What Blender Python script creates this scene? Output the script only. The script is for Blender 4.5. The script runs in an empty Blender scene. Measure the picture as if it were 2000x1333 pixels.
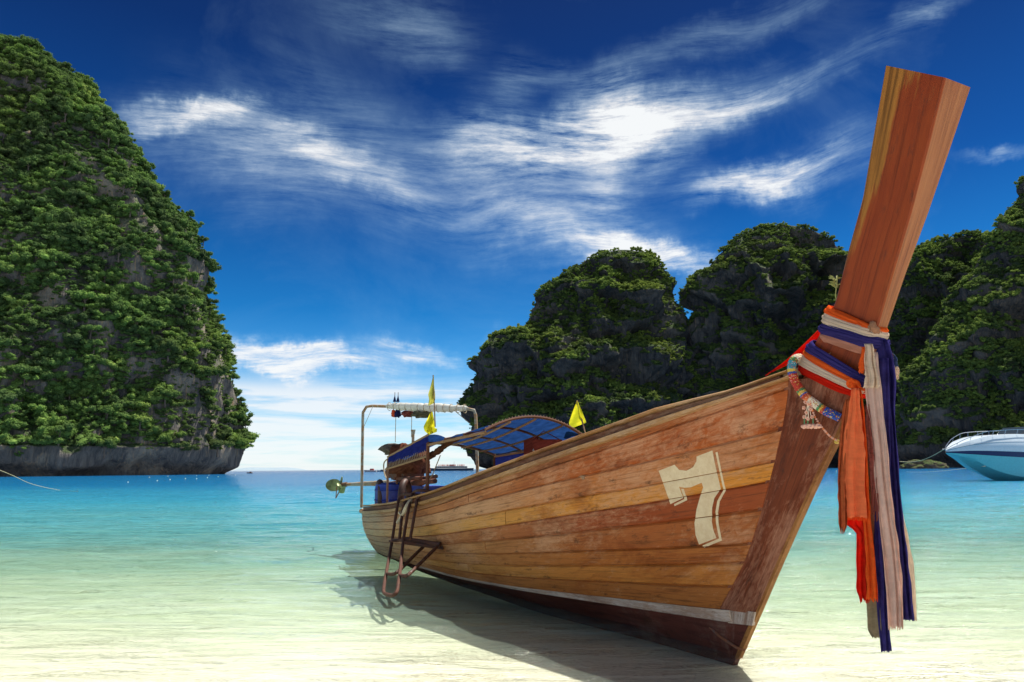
import bpy, bmesh, math, random
import numpy as np
from mathutils import Vector, Matrix
R = math.radians
rnd = random.Random(7)
SC = bpy.context.scene
COL = SC.collection

# ------------------------------------------------------------------ camera
F, PITCH, ROLL, EYE = 1389.0, R(10.17), R(0.45), 1.5      # focal length in photo pixels (2000 wide)
cam_d = bpy.data.cameras.new('camera'); cam = bpy.data.objects.new('camera', cam_d); COL.objects.link(cam)
cam_d.sensor_width = 36; cam_d.lens = F / 2000 * 36; cam_d.clip_start = 0.05; cam_d.clip_end = 80000
fw = np.array([0, math.cos(PITCH), math.sin(PITCH)]); up0 = np.array([0, -math.sin(PITCH), math.cos(PITCH)]); rt0 = np.array([1., 0, 0])
rt = rt0 * math.cos(ROLL) - up0 * math.sin(ROLL); up = up0 * math.cos(ROLL) + rt0 * math.sin(ROLL)
CAM = np.array([0, 0, EYE])
M4 = Matrix.Identity(4)
for i in range(3):
    M4[i][0], M4[i][1], M4[i][2], M4[i][3] = rt[i], up[i], -fw[i], CAM[i]
cam.matrix_world = M4
SC.camera = cam
SC.render.resolution_x, SC.render.resolution_y = 1024, 682

# ------------------------------------------------------------------ light
SUN_AZ, SUN_EL = R(57), R(66)                              # bearing clockwise from +Y, elevation
sd = Vector((math.sin(SUN_AZ) * math.cos(SUN_EL), math.cos(SUN_AZ) * math.cos(SUN_EL), math.sin(SUN_EL)))
sun_d = bpy.data.lights.new('sun', 'SUN'); sun_d.energy = 4.9; sun_d.angle = R(0.7); sun_d.color = (1.0, 0.95, 0.86)
sun = bpy.data.objects.new('sun', sun_d); COL.objects.link(sun); sun.rotation_euler = sd.to_track_quat('Z', 'Y').to_euler()
sun.location = (0, 0, 50)
vs = SC.view_settings
SC.display_settings.display_device = 'sRGB'
vs.view_transform = 'Standard'; vs.look = 'None'; vs.exposure = 0.75; vs.gamma = 1.0; vs.use_curve_mapping = False

def proj(p):
    d = np.asarray(p, float) - CAM; z = d @ fw
    return np.array([1000 + F * (d @ rt) / z, 666.5 - F * (d @ up) / z])
def ray(x, y):
    d = fw * F + rt * (x - 1000) + up * (666.5 - y); return d / np.linalg.norm(d)
def hity(x, y, Y):
    d = ray(x, y); return CAM + d * (Y / d[1])
def hitz(x, y, z=0.0):
    d = ray(x, y); return CAM + d * (z - EYE) / d[2]

# ------------------------------------------------------------------ node helpers
class NT:
    def __init__(s, nt): s.nt = nt; s.n = nt.nodes; s.l = nt.links
    def add(s, t, **k):
        n = s.n.new(t)
        for a, v in k.items(): setattr(n, a, v)
        return n
    def link(s, a, b): s.l.new(a, b)
    def put(s, sock, v):
        if isinstance(v, bpy.types.NodeSocket): s.l.new(v, sock)
        elif isinstance(v, (tuple, list)) and len(v) == 3 and sock.type == 'RGBA': sock.default_value = (*v, 1)
        else: sock.default_value = v
    def math(s, op, a, b=0.0, c=None, clamp=False):
        n = s.n.new('ShaderNodeMath'); n.operation = op; n.use_clamp = clamp
        s.put(n.inputs[0], a); s.put(n.inputs[1], b)
        if c is not None: s.put(n.inputs[2], c)
        return n.outputs[0]
    def vmath(s, op, a, b=None, scale=None):
        n = s.n.new('ShaderNodeVectorMath'); n.operation = op
        s.put(n.inputs[0], a)
        if b is not None: s.put(n.inputs[1], b)
        if scale is not None: s.put(n.inputs['Scale'], scale)
        return n.outputs['Value'] if op in ('LENGTH', 'DOT_PRODUCT') else n.outputs[0]
    def mix(s, f, a, b, mode='MIX'):
        n = s.n.new('ShaderNodeMix'); n.data_type = 'RGBA'; n.blend_type = mode
        s.put(n.inputs[0], f); s.put(n.inputs[6], a); s.put(n.inputs[7], b); return n.outputs[2]
    def ramp(s, f, pts, interp='LINEAR'):
        n = s.n.new('ShaderNodeValToRGB'); n.color_ramp.interpolation = interp
        e = n.color_ramp.elements
        while len(e) < len(pts): e.new(0.5)
        for i, (p, c) in enumerate(pts):
            e[i].position = p; e[i].color = (*c, 1) if isinstance(c, (tuple, list)) else (c, c, c, 1)
        s.put(n.inputs[0], f); return n.outputs[0]
    def noise(s, vec, scale=1.0, detail=4.0, rough=0.55, dist=0.0, out=0):
        n = s.n.new('ShaderNodeTexNoise'); s.put(n.inputs['Vector'], vec); s.put(n.inputs['Scale'], scale)
        n.inputs['Detail'].default_value = detail; n.inputs['Roughness'].default_value = rough; n.inputs['Distortion'].default_value = dist
        return n.outputs[out]
    def mapping(s, vec, loc=(0, 0, 0), rot=(0, 0, 0), scale=(1, 1, 1), typ='POINT'):
        n = s.n.new('ShaderNodeMapping'); n.vector_type = typ; s.put(n.inputs[0], vec)
        n.inputs['Location'].default_value = loc; n.inputs['Rotation'].default_value = rot; n.inputs['Scale'].default_value = scale
        return n.outputs[0]
    def sepx(s, v):
        n = s.n.new('ShaderNodeSeparateXYZ'); s.put(n.inputs[0], v); return n.outputs
    def comb(s, x=0.0, y=0.0, z=0.0):
        n = s.n.new('ShaderNodeCombineXYZ'); s.put(n.inputs[0], x); s.put(n.inputs[1], y); s.put(n.inputs[2], z); return n.outputs[0]
    def maprange(s, v, a, b, c=0.0, d=1.0, smooth=False):
        n = s.n.new('ShaderNodeMapRange'); n.interpolation_type = 'SMOOTHSTEP' if smooth else 'LINEAR'
        s.put(n.inputs[0], v)
        for i, q in enumerate((a, b, c, d)): s.put(n.inputs[1 + i], q)
        return n.outputs[0]
    def bump(s, h, strength=0.5, dist=0.01, normal=None):
        n = s.n.new('ShaderNodeBump'); s.put(n.inputs['Height'], h); n.inputs['Strength'].default_value = strength
        n.inputs['Distance'].default_value = dist
        if normal is not None: s.l.new(normal, n.inputs['Normal'])
        return n.outputs[0]

def new_mat(name):
    m = bpy.data.materials.new(name); m.use_nodes = True; m.node_tree.nodes.clear()
    t = NT(m.node_tree); t.out = t.add('ShaderNodeOutputMaterial'); return m, t
def principled(t, color, rough=0.6, normal=None, metallic=0.0, spec=0.5, **kw):
    n = t.add('ShaderNodeBsdfPrincipled'); t.put(n.inputs['Base Color'], color); t.put(n.inputs['Roughness'], rough)
    t.put(n.inputs['Metallic'], metallic); n.inputs['Specular IOR Level'].default_value = spec
    if normal is not None: t.link(normal, n.inputs['Normal'])
    for k, v in kw.items(): t.put(n.inputs[k], v)
    return n.outputs[0]

# ------------------------------------------------------------------ world: deep blue sky with cirrus
W = bpy.data.worlds.new('World'); SC.world = W; W.use_nodes = True
t = NT(W.node_tree); W.node_tree.nodes.clear()
wout = t.add('ShaderNodeOutputWorld'); bg = t.add('ShaderNodeBackground'); t.link(bg.outputs[0], wout.inputs[0])
bg.inputs['Strength'].default_value = 0.15
sky = t.add('ShaderNodeTexSky', sky_type='NISHITA'); sky.sun_disc = False
sky.sun_elevation = SUN_EL; sky.sun_rotation = SUN_AZ; sky.air_density = 1.0; sky.dust_density = 0.4; sky.ozone_density = 2.0
tc = t.add('ShaderNodeTexCoord'); D3 = t.vmath('NORMALIZE', tc.outputs['Generated'])
dx, dy, dz = t.sepx(D3)
az = t.math('ARCTAN2', dx, dy); el = t.math('ARCSINE', dz)
tint = t.ramp(t.math('DIVIDE', el, 0.9, clamp=True),
              [(0.0, (0.46, 0.66, 0.80)), (0.10, (0.14, 0.39, 0.58)), (0.24, (0.028, 0.22, 0.41)), (0.42, (0.016, 0.112, 0.27)), (0.62, (0.016, 0.062, 0.165)), (0.80, (0.024, 0.046, 0.115)), (1.0, (0.028, 0.044, 0.10))])
base = t.mix(1.0, sky.outputs[0], tint, 'MULTIPLY')
AE = t.comb(az, el, 0.0)
warp = t.vmath('SUBTRACT', t.noise(AE, 2.4, 1, 0.5, 0, 1), (0.5, 0.5, 0.5))
AE1 = t.vmath('ADD', AE, t.vmath('SCALE', warp, scale=0.17))
warp3 = t.vmath('SUBTRACT', t.noise(AE, 11.0, 5, 0.65, 0, 1), (0.5, 0.5, 0.5))
AE2 = t.vmath('ADD', AE1, t.vmath('SCALE', warp3, scale=0.075))
# feathery streaks: two combed directions shared by all the banks
sA = t.noise(t.mapping(AE1, (0, 0, 0), (0, 0, -0.62), (4.2, 30, 1)), 1.3, 8, 0.72, 0.12)
sB = t.noise(t.mapping(AE1, (3, 1, 0), (0, 0, 0.34), (4.2, 32, 1)), 1.3, 8, 0.72, 0.12)
# cloud banks: bearing, elevation, half length, half width (degrees), tilt, strength
CLOUDS = [
 (13.1, 26.6, 7.3, 1.80, 6, 1.10),
 (11.6, 25.8, 4.1, 2.63, -28, 1.00),
 (2.3, 24.6, 9.6, 2.04, 3, 0.95),
 (0.9, 21.4, 9.0, 3.75, -5, 0.55),
 (9.6, 26.8, 3.1, 3.16, 53, 0.70),
 (8.6, 21.3, 2.6, 2.12, 69, 0.55),
 (-0.5, 28.7, 3.5, 2.03, 37, 0.35),
 (8.7, 29.5, 6.8, 1.27, -6, 0.35),
 (-26.0, 24.8, 4.5, 0.96, 14, 1.10),
 (-21.8, 23.3, 7.5, 2.22, -2, 0.62),
 (-17.1, 22.7, 8.4, 2.68, -18, 0.50),
 (-18.1, 20.0, 3.9, 2.17, -4, 0.30),
 (3.2, 19.2, 8.8, 1.72, -13, 0.60),
 (13.4, 16.5, 6.2, 0.99, -13, 1.20),
 (7.0, 17.9, 8.1, 2.27, -12, 0.30),
 (20.1, 21.1, 4.5, 1.14, 2, 1.15),
 (24.9, 21.2, 4.6, 1.56, 1, 0.60),
 (-10.1, 33.9, 6.6, 2.18, -2, 0.30),
 (-7.0, 32.7, 3.5, 1.97, -28, 0.30),
 (17.6, 32.2, 7.7, 1.06, 6, 0.40),
 (31.8, 29.2, 4.0, 0.95, 22, 0.60),
 (25.0, 27.1, 2.5, 1.09, 12, 0.40),
 (19.7, 26.6, 3.7, 0.93, 7, 0.50),
 (15.3, 23.8, 3.6, 0.99, 27, 0.30),
 (-16.3, 8.9, 6.6, 1.15, -5, 2.1),
 (-7.8, 9.4, 2.7, 0.85, -10, 1.2),
 (-3.1, 10.2, 1.5, 0.62, 51, 0.45),
 (35.2, 19.3, 1.8, 0.38, 5, 0.60),
 (-13.7, 26.1, 6.6, 2.47, -26, 0.25),
 (-13.5, 22.4, 6.0, 1.18, -17, 0.55),
]
densA = densB = None
for i, (a, e, hl, hw_, tl, st) in enumerate(CLOUDS):
    loc = t.mapping(AE2, (R(a), R(e), 0), (0, 0, R(tl)), (R(hl), R(hw_), 1), 'TEXTURE')
    fall = t.maprange(t.vmath('LENGTH', loc), 0.0, 2.0, 1.0, 0.0, True)
    k = t.math('MULTIPLY', t.math('POWER', fall, 1.3), st)
    dA, dB = (k, None) if tl > -8 else (None, k)
    if tl > -8: densA = k if densA is None else t.math('ADD', densA, k)
    else: densB = k if densB is None else t.math('ADD', densB, k)
def comb_(d, s_):
    d = t.math('MINIMUM', d, 1.35)
    body = t.math('MULTIPLY', d, t.maprange(s_, 0.34, 0.72, 0.0, 1.0))        # fibres
    core = t.math('MULTIPLY', t.maprange(d, 0.45, 1.35, 0.0, 0.42), t.maprange(s_, 0.26, 0.62, 0.15, 1.0))
    return t.math('ADD', t.math('MULTIPLY', body, 0.72), core)
dens = t.math('ADD', comb_(densA, sA), comb_(densB, sB))
fine = t.noise(t.mapping(AE2, (0, 0, 0), (0, 0, 0.2), (16, 60, 1)), 1.0, 4, 0.6)
dens = t.math('MULTIPLY', dens, t.maprange(fine, 0.25, 0.62, 0.85, 1.03))
# low banded cloud along the whole horizon, thin veils elsewhere
band = t.maprange(el, R(8.2), R(5.5), 0.0, 1.0, True)
bn = t.noise(t.mapping(AE, (3, 0, 0), (0, 0, 0), (2.2, 26, 1)), 1.5, 8, 0.62, 0.3)
bandd = t.math('MULTIPLY', band, t.maprange(bn, 0.36, 0.56, 0.30, 1.0))
bandd = t.math('MULTIPLY', bandd, 0.85)
veil = t.noise(t.mapping(D3, (1, 4, 2), (0.3, 0.2, 0.5), (2.0, 5.0, 3.0)), 1.3, 8, 0.62, 0.8)
veild = t.math('MULTIPLY', t.maprange(veil, 0.52, 0.85), 0.10)
# the same cirrus goes on over the rest of the sky
away = t.math('MAXIMUM', t.maprange(t.math('ABSOLUTE', az), R(38), R(52), 0, 1, True), t.maprange(el, R(38), R(48), 0, 1, True))
cir = t.noise(t.mapping(D3, (2, 1, 5), (0.5, 0.3, 0.6), (1.6, 6.0, 3.0)), 1.5, 6, 0.68, 0.3); cmask = t.noise(D3, 1.7, 2, 0.5)
veild = t.math('ADD', veild, t.math('MULTIPLY', away, t.math('MULTIPLY', t.maprange(cir, 0.42, 0.66, 0, 0.95), t.maprange(cmask, 0.40, 0.56))))
dens = t.math('ADD', dens, t.math('ADD', bandd, veild))
dens = t.math('MINIMUM', dens, 0.97)
cc_ = t.mix(t.maprange(dens, 0.1, 0.75), (1.9, 3.1, 4.0), (3.75, 3.85, 3.9))
cl = t.mix(dens, base, cc_)
t.link(cl, bg.inputs['Color'])
W.cycles.sampling_method = 'MANUAL'; W.cycles.sample_map_resolution = 256

# ------------------------------------------------------------------ mesh helpers
def tag(o, label=None, cat=None, group=None, kind=None):
    if label: o['label'] = label
    if cat: o['category'] = cat
    if group: o['group'] = group
    if kind: o['kind'] = kind
    return o
def link(name, me, mat=None, parent=None):
    o = bpy.data.objects.new(name, me); COL.objects.link(o)
    if mat is not None and me is not None and not me.materials: me.materials.append(mat)
    if parent is not None: o.parent = parent
    return o
def mesh(name, verts, faces, mat=None, parent=None, smooth=False, uv=None):
    me = bpy.data.meshes.new(name)
    me.from_pydata([tuple(map(float, v)) for v in verts], [], [tuple(map(int, f)) for f in faces])
    if uv is not None:
        L = me.uv_layers.new(name='UVMap'); li = np.zeros(len(me.loops), np.int32); me.loops.foreach_get('vertex_index', li)
        L.data.foreach_set('uv', np.asarray(uv, np.float32)[li].ravel())
    if smooth: me.polygons.foreach_set('use_smooth', [True] * len(me.polygons))
    me.update()
    return link(name, me, mat, parent)
def empty(name, loc=(0, 0, 0), rz=0.0):
    o = bpy.data.objects.new(name, None); COL.objects.link(o); o.location = loc; o.rotation_euler = (0, 0, rz)
    o.empty_display_size = 0.3; return o
class MB:
    """collects shapes for one mesh object"""
    def __init__(s): s.v = []; s.f = []
    def raw(s, vs, fs):
        b = len(s.v); s.v += [tuple(map(float, q)) for q in vs]; s.f += [tuple(b + int(i) for i in f) for f in fs]; return s
    def box(s, c, size, rot=None, taper=1.0):
        x, y, z = [q / 2 for q in size]
        vs = [Vector((sx * x * (taper if sz > 0 else 1), sy * y * (taper if sz > 0 else 1), sz * z)) for sz in (-1, 1) for sy in (-1, 1) for sx in (-1, 1)]
        if rot is not None: vs = [rot @ q for q in vs]
        return s.raw([q + Vector(c) for q in vs], [(0, 2, 3, 1), (4, 5, 7, 6), (0, 1, 5, 4), (2, 6, 7, 3), (0, 4, 6, 2), (1, 3, 7, 5)])
    def tube(s, pts, r, n=8, cap=True, closed=False):
        pts = [Vector(p) for p in pts]; m = len(pts)
        rr = r if isinstance(r, (list, tuple)) else [r] * m
        vs = []; prev = None
        for i, p in enumerate(pts):
            a = pts[i - 1] if (i > 0 or closed) else p; b = pts[(i + 1) % m] if (i < m - 1 or closed) else p
            d = (b - a).normalized()
            if prev is None:
                u = d.cross(Vector((0, 0, 1)));
                if u.length < 0.1: u = d.cross(Vector((1, 0, 0)))
            else: u = prev - d * prev.dot(d)
            u.normalize(); prev = u; w = d.cross(u)
            vs += [p + (u * math.cos(2 * math.pi * k / n) + w * math.sin(2 * math.pi * k / n)) * rr[i] for k in range(n)]
        fs = [(i * n + k, i * n + (k + 1) % n, ((i + 1) % m) * n + (k + 1) % n, ((i + 1) % m) * n + k) for i in range(m if closed else m - 1) for k in range(n)]
        if cap and not closed: fs += [tuple(range(n))[::-1], tuple((m - 1) * n + k for k in range(n))]
        return s.raw(vs, fs)
    def ball(s, c, r, sc=(1, 1, 1), n=8, jit=0.0):
        bm = bmesh.new(); bmesh.ops.create_uvsphere(bm, u_segments=n, v_segments=max(4, n // 2 + 1), radius=1)
        vs = [Vector((v.co.x * sc[0], v.co.y * sc[1], v.co.z * sc[2])) * r * (1 + jit * (rnd.random() - .5)) + Vector(c) for v in bm.verts]
        fs = [[v.index for v in f.verts] for f in bm.faces]; bm.free(); return s.raw(vs, fs)
    def build(s, name, mat, parent=None, smooth=True):
        me = bpy.data.meshes.new(name); me.from_pydata(s.v, [], s.f); me.update()
        if smooth:
            me.polygons.foreach_set('use_smooth', [True] * len(me.polygons)); me.set_sharp_from_angle(angle=R(42))
        return link(name, me, mat, parent)
def spline(pts, n=12):
    """Catmull-Rom through points"""
    P = [Vector(p) for p in pts]; P = [P[0] * 2 - P[1]] + P + [P[-1] * 2 - P[-2]]; out = []
    for i in range(1, len(P) - 2):
        for k in range(n):
            q = k / n; a, b, c, d = P[i - 1], P[i], P[i + 1], P[i + 2]
            out.append(0.5 * ((2 * b) + (c - a) * q + (2 * a - 5 * b + 4 * c - d) * q * q + (3 * b - a - 3 * c + d) * q ** 3))
    out.append(P[-2]); return out
def pchip(xs, ys):
    """smooth monotone interpolation"""
    xs = np.array(xs, float); ys = np.array(ys, float); h = np.diff(xs); dl = np.diff(ys) / h
    m = np.zeros(len(xs)); m[0], m[-1] = dl[0], dl[-1]
    for i in range(1, len(xs) - 1):
        m[i] = 0 if dl[i - 1] * dl[i] <= 0 else (h[i - 1] + h[i]) / (h[i - 1] / dl[i - 1] + h[i] / dl[i]) if True else 0
    def f(x):
        x = np.clip(np.asarray(x, float), xs[0], xs[-1]); i = np.clip(np.searchsorted(xs, x) - 1, 0, len(xs) - 2)
        q = (x - xs[i]) / h[i]
        return ys[i] * (1 + 2 * q) * (1 - q) ** 2 + m[i] * h[i] * q * (1 - q) ** 2 + ys[i + 1] * q * q * (3 - 2 * q) + m[i + 1] * h[i] * q * q * (q - 1)
    return f

def _hash(ix, iy, iz, seed):
    h = (ix * 374761393 + iy * 668265263 + iz * 2147483647 + seed * 1274126177) & 0xFFFFFFFF
    h = ((h ^ (h >> 13)) * 1274126177) & 0xFFFFFFFF; h = ((h ^ (h >> 16)) * 2246822519) & 0xFFFFFFFF
    return ((h ^ (h >> 15)) & 0xFFFFFF) / float(0xFFFFFF)
def vnoise(p, seed=0):
    p = np.asarray(p); i = np.floor(p).astype(np.int64); f = p - i; f = f * f * (3 - 2 * f); r = 0
    for a in (0, 1):
        for b in (0, 1):
            for c in (0, 1):
                w = (f[:, 0] if a else 1 - f[:, 0]) * (f[:, 1] if b else 1 - f[:, 1]) * (f[:, 2] if c else 1 - f[:, 2])
                r = r + w * _hash(i[:, 0] + a, i[:, 1] + b, i[:, 2] + c, seed)
    return r * 2 - 1
def fbm(p, oct=4, seed=0, gain=0.5):
    r = 0; a = 1.0
    for o in range(oct): r = r + a * vnoise(p * 2.03 ** o + 17.3 * o, seed + o); a *= gain
    return r

# ------------------------------------------------------------------ materials: setting
def mat_sand():
    m, t = new_mat('sand'); g = t.add('ShaderNodeNewGeometry'); P = g.outputs['Position']
    n1 = t.noise(P, 0.35, 4, 0.6); n2 = t.noise(P, 60, 3, 0.7)
    c = t.mix(n1, (0.66, 0.63, 0.55), (0.74, 0.715, 0.65)); c = t.mix(t.math('MULTIPLY', n2, 0.2), c, (0.50, 0.44, 0.35))
    h = t.noise(t.mapping(P, (0, 0, 0), (0, 0, 0.3), (1.2, 5.0, 1)), 1.5, 3, 0.5, 0.6)
    t.link(principled(t, c, 0.9, t.bump(t.math('ADD', h, t.math('MULTIPLY', n2, 0.06)), 0.5, 0.05), spec=0.2), t.out.inputs[0]); return m
def mat_sea():
    """clear over the shallows, milky turquoise where it is deeper, with a rippled mirror skin"""
    m, t = new_mat('sea_water'); g = t.add('ShaderNodeNewGeometry'); P = g.outputs['Position']
    x, y, z = t.sepx(P)
    wob = t.math('SUBTRACT', t.noise(t.mapping(P, (0, 0, 0), (0, 0, 0.15), (0.055, 0.16, 1)), 1.0, 5, 0.6, 0.5), 0.5)
    depth_y = t.math('ADD', y, t.math('MULTIPLY', t.math('MULTIPLY', wob, y), 0.75))
    # deeper side pocket on the left
    ly = t.math('LOGARITHM', t.math('MAXIMUM', depth_y, 1.0), 10.0)
    col = t.ramp(t.math('DIVIDE', ly, 3.6), [
        (0.19, (0.62, 0.64, 0.55)), (0.245, (0.47, 0.58, 0.47)), (0.30, (0.29, 0.50, 0.42)), (0.355, (0.14, 0.42, 0.44)), (0.43, (0.045, 0.29, 0.42)),
        (0.53, (0.008, 0.14, 0.31)), (0.68, (0.005, 0.10, 0.26)), (0.9, (0.004, 0.035, 0.13))])
    opac = t.ramp(t.math('DIVIDE', ly, 3.6), [(0.17, 0.04), (0.22, 0.12), (0.27, 0.28), (0.33, 0.55), (0.42, 0.90), (0.5, 1.0)])
    rp = t.mapping(P, (0, 0, 0), (0, 0, -0.10), (0.55, 2.0, 1))
    w1 = t.noise(rp, 1.3, 6, 0.60, 1.1); w2 = t.noise(t.mapping(P, (5, 2, 0), (0, 0, 0.22), (0.5, 1.5, 1)), 5.5, 4, 0.6, 0.5)
    w3 = t.noise(t.mapping(P, (0, 0, 0), (0, 0, 0), (0.10, 0.34, 1)), 1.0, 5, 0.6, 0.4)
    w4 = t.noise(t.mapping(P, (2, 7, 0), (0, 0, -0.25), (0.65, 2.3, 1)), 1.0, 3, 0.5, 1.2)
    h = t.math('ADD', t.math('ADD', t.math('MULTIPLY', w1, 0.9), t.math('MULTIPLY', w2, 0.30)), t.math('ADD', t.math('MULTIPLY', w3, 2.6), t.math('MULTIPLY', w4, 0.9)))
    cf = t.math('ADD', t.math('ADD', t.math('MULTIPLY', w1, 0.45), t.math('MULTIPLY', w3, 0.55)), t.math('MULTIPLY', w2, 0.35))
    col = t.mix(t.maprange(cf, 0.54, 0.72, 0.0, 0.75), col, t.mix(1.0, col, (0.62, 0.80, 0.80), 'MULTIPLY'))
    bmp = t.bump(h, 1.0, 0.20)
    soft = t.bump(h, 0.85, 0.22)
    diff = t.add('ShaderNodeBsdfDiffuse'); t.put(diff.inputs[0], col); t.link(soft, diff.inputs['Normal'])
    tr = t.add('ShaderNodeBsdfTransparent')
    tint = t.mix(t.maprange(ly, 0.7, 1.25), (0.99, 0.99, 0.95), (0.72, 0.94, 0.82))
    tint = t.mix(t.math('MULTIPLY', t.maprange(w4, 0.38, 0.62, 0.85, 0.0), t.maprange(ly, 0.75, 1.05, 0.16, 0.9)), tint, (0.74, 0.83, 0.64)); t.put(tr.inputs[0], tint)
    mx = t.add('ShaderNodeMixShader'); t.put(mx.inputs[0], opac); t.link(tr.outputs[0], mx.inputs[1]); t.link(diff.outputs[0], mx.inputs[2])
    gl = t.add('ShaderNodeBsdfGlossy'); gl.inputs['Roughness'].default_value = 0.06; t.link(bmp, gl.inputs['Normal'])
    gl.inputs[0].default_value = (1, 1, 1, 1)
    fr = t.add('ShaderNodeFresnel'); fr.inputs['IOR'].default_value = 1.33; t.link(bmp, fr.inputs['Normal'])
    fac = t.math('MINIMUM', t.math('MULTIPLY', fr.outputs[0], 1.15), 0.72)
    m2 = t.add('ShaderNodeMixShader'); t.put(m2.inputs[0], fac); t.link(mx.outputs[0], m2.inputs[1]); t.link(gl.outputs[0], m2.inputs[2])
    t.link(m2.outputs[0], t.out.inputs[0]); return m
def mat_rock(name, c1, c2, c3, sc=1.0, warm=(0.30, 0.19, 0.11)):
    m, t = new_mat(name); g = t.add('ShaderNodeNewGeometry'); P = g.outputs['Position']; x, y, z = t.sepx(P)
    n1 = t.noise(t.vmath('SCALE', P, scale=0.05 * sc), 1, 6, 0.65); n2 = t.noise(t.mapping(P, scale=(0.30 * sc, 0.30 * sc, 0.045 * sc)), 1, 8, 0.7, 0.6)
    n3 = t.noise(t.mapping(P, (9, 3, 0), scale=(0.9 * sc, 0.9 * sc, 0.10 * sc)), 1, 4, 0.6)
    c = t.mix(t.maprange(n2, 0.35, 0.65), c1, c2); c = t.mix(t.maprange(n1, 0.5, 0.68), c, c3)
    c = t.mix(t.math('MULTIPLY', t.maprange(n3, 0.55, 0.7), t.maprange(n1, 0.40, 0.56)), c, warm)
    nz = t.sepx(g.outputs['Normal'])[2]
    c = t.mix(t.math('MULTIPLY', t.maprange(nz, 0.30, 0.6), t.maprange(n2, 0.4, 0.55, .5, 1)), c, (0.055, 0.095, 0.022))
    t.link(principled(t, c, 0.92, t.bump(t.math('ADD', n2, t.math('MULTIPLY', n3, 0.5)), 0.9, 3.0 / sc), spec=0.2), t.out.inputs[0]); return m
def mat_leaf(name, cols, trans=0.25):
    m, t = new_mat(name); oi = t.add('ShaderNodeObjectInfo'); g = t.add('ShaderNodeNewGeometry')
    n = t.noise(t.vmath('SCALE', g.outputs['Position'], scale=0.035), 1, 3, 0.6)
    k = t.math('ADD', t.math('MULTIPLY', oi.outputs['Random'], 0.55), t.math('MULTIPLY', t.maprange(n, 0.36, 0.64), 0.5))
    k = t.math('POWER', k, 1.25)
    c = t.ramp(k, [(i / (len(cols) - 1), q) for i, q in enumerate(cols)])
    ri = g.outputs['Random Per Island']
    n9 = t.noise(t.vmath('SCALE', g.outputs['Position'], scale=0.012), 1, 2, 0.5)
    c = t.mix(t.maprange(n9, 0.45, 0.62, 0, 0.45), c, t.mix(1.0, c, (1.15, 0.92, 0.75), 'MULTIPLY'))
    c = t.mix(t.math('MULTIPLY', ri, 0.5), c, (0.035, 0.06, 0.025))
    d = t.add('ShaderNodeBsdfDiffuse'); t.put(d.inputs[0], c); tl = t.add('ShaderNodeBsdfTranslucent'); t.put(tl.inputs[0], c)
    mx = t.add('ShaderNodeMixShader'); mx.inputs[0].default_value = trans; t.link(d.outputs[0], mx.inputs[1]); t.link(tl.outputs[0], mx.inputs[2])
    t.link(mx.outputs[0], t.out.inputs[0]); return m
def mat_plain(name, col, rough=0.6, metallic=0.0, var=0.25, sc=6.0, bump=0.2, spec=0.5, **kw):
    m, t = new_mat(name); tc = t.add('ShaderNodeTexCoord')
    n = t.noise(tc.outputs['Object'], sc, 5, 0.65); n2 = t.noise(tc.outputs['Object'], sc * 7, 3, 0.6)
    dark = tuple(q * (1 - var * 1.6) for q in col); lite = tuple(min(1, q * (1 + var)) for q in col)
    c = t.mix(t.maprange(n, 0.3, 0.7), dark, lite); c = t.mix(t.maprange(n2, 0.55, 0.75, 0, var), c, dark)
    t.link(principled(t, c, rough, t.bump(n2, bump, 0.01), metallic, spec, **kw), t.out.inputs[0]); return m
def mat_rust(name, base, rust, amt=0.5):
    m, t = new_mat(name); tc = t.add('ShaderNodeTexCoord'); n = t.noise(tc.outputs['Object'], 9, 6, 0.7); n2 = t.noise(tc.outputs['Object'], 45, 3, 0.6)
    f = t.maprange(t.math('ADD', n, t.math('MULTIPLY', n2, .3)), 0.72 - amt * 0.3, 0.80 - amt * 0.25)
    t.link(principled(t, t.mix(f, base, rust), t.mix(f, (0.4,) * 3, (0.85,) * 3), t.bump(n2, 0.3, 0.004)), t.out.inputs[0]); return m
def mat_cloth(name, col, var=0.18, trans=0.35, weave=900):
    m, t = new_mat(name); tc = t.add('ShaderNodeTexCoord'); P = tc.outputs['UV']
    n = t.noise(t.mapping(P, scale=(1, 3.0, 1)), 5, 5, 0.65); st = t.noise(t.mapping(P, scale=(60, 1.5, 1)), 1, 3, 0.6)
    n2 = t.noise(P, 26, 4, 0.7)
    c = t.mix(t.maprange(n, 0.3, 0.7), tuple(q * (1 - var * 1.5) for q in col), tuple(min(1, q * (1 + var)) for q in col))
    c = t.mix(t.maprange(n2, 0.62, 0.78, 0, 0.35), c, tuple(q * 0.55 + 0.02 for q in col))
    nb = t.bump(t.math('ADD', t.math('MULTIPLY', st, 0.4), t.math('MULTIPLY', n2, 0.8)), 0.35, 0.01)
    d = t.add('ShaderNodeBsdfDiffuse'); t.put(d.inputs[0], c); t.link(nb, d.inputs['Normal'])
    tl = t.add('ShaderNodeBsdfTranslucent'); t.put(tl.inputs[0], c); t.link(nb, tl.inputs['Normal'])
    mx = t.add('ShaderNodeMixShader'); mx.inputs[0].default_value = trans; t.link(d.outputs[0], mx.inputs[1]); t.link(tl.outputs[0], mx.inputs[2])
    t.link(mx.outputs[0], t.out.inputs[0]); return m
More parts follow.
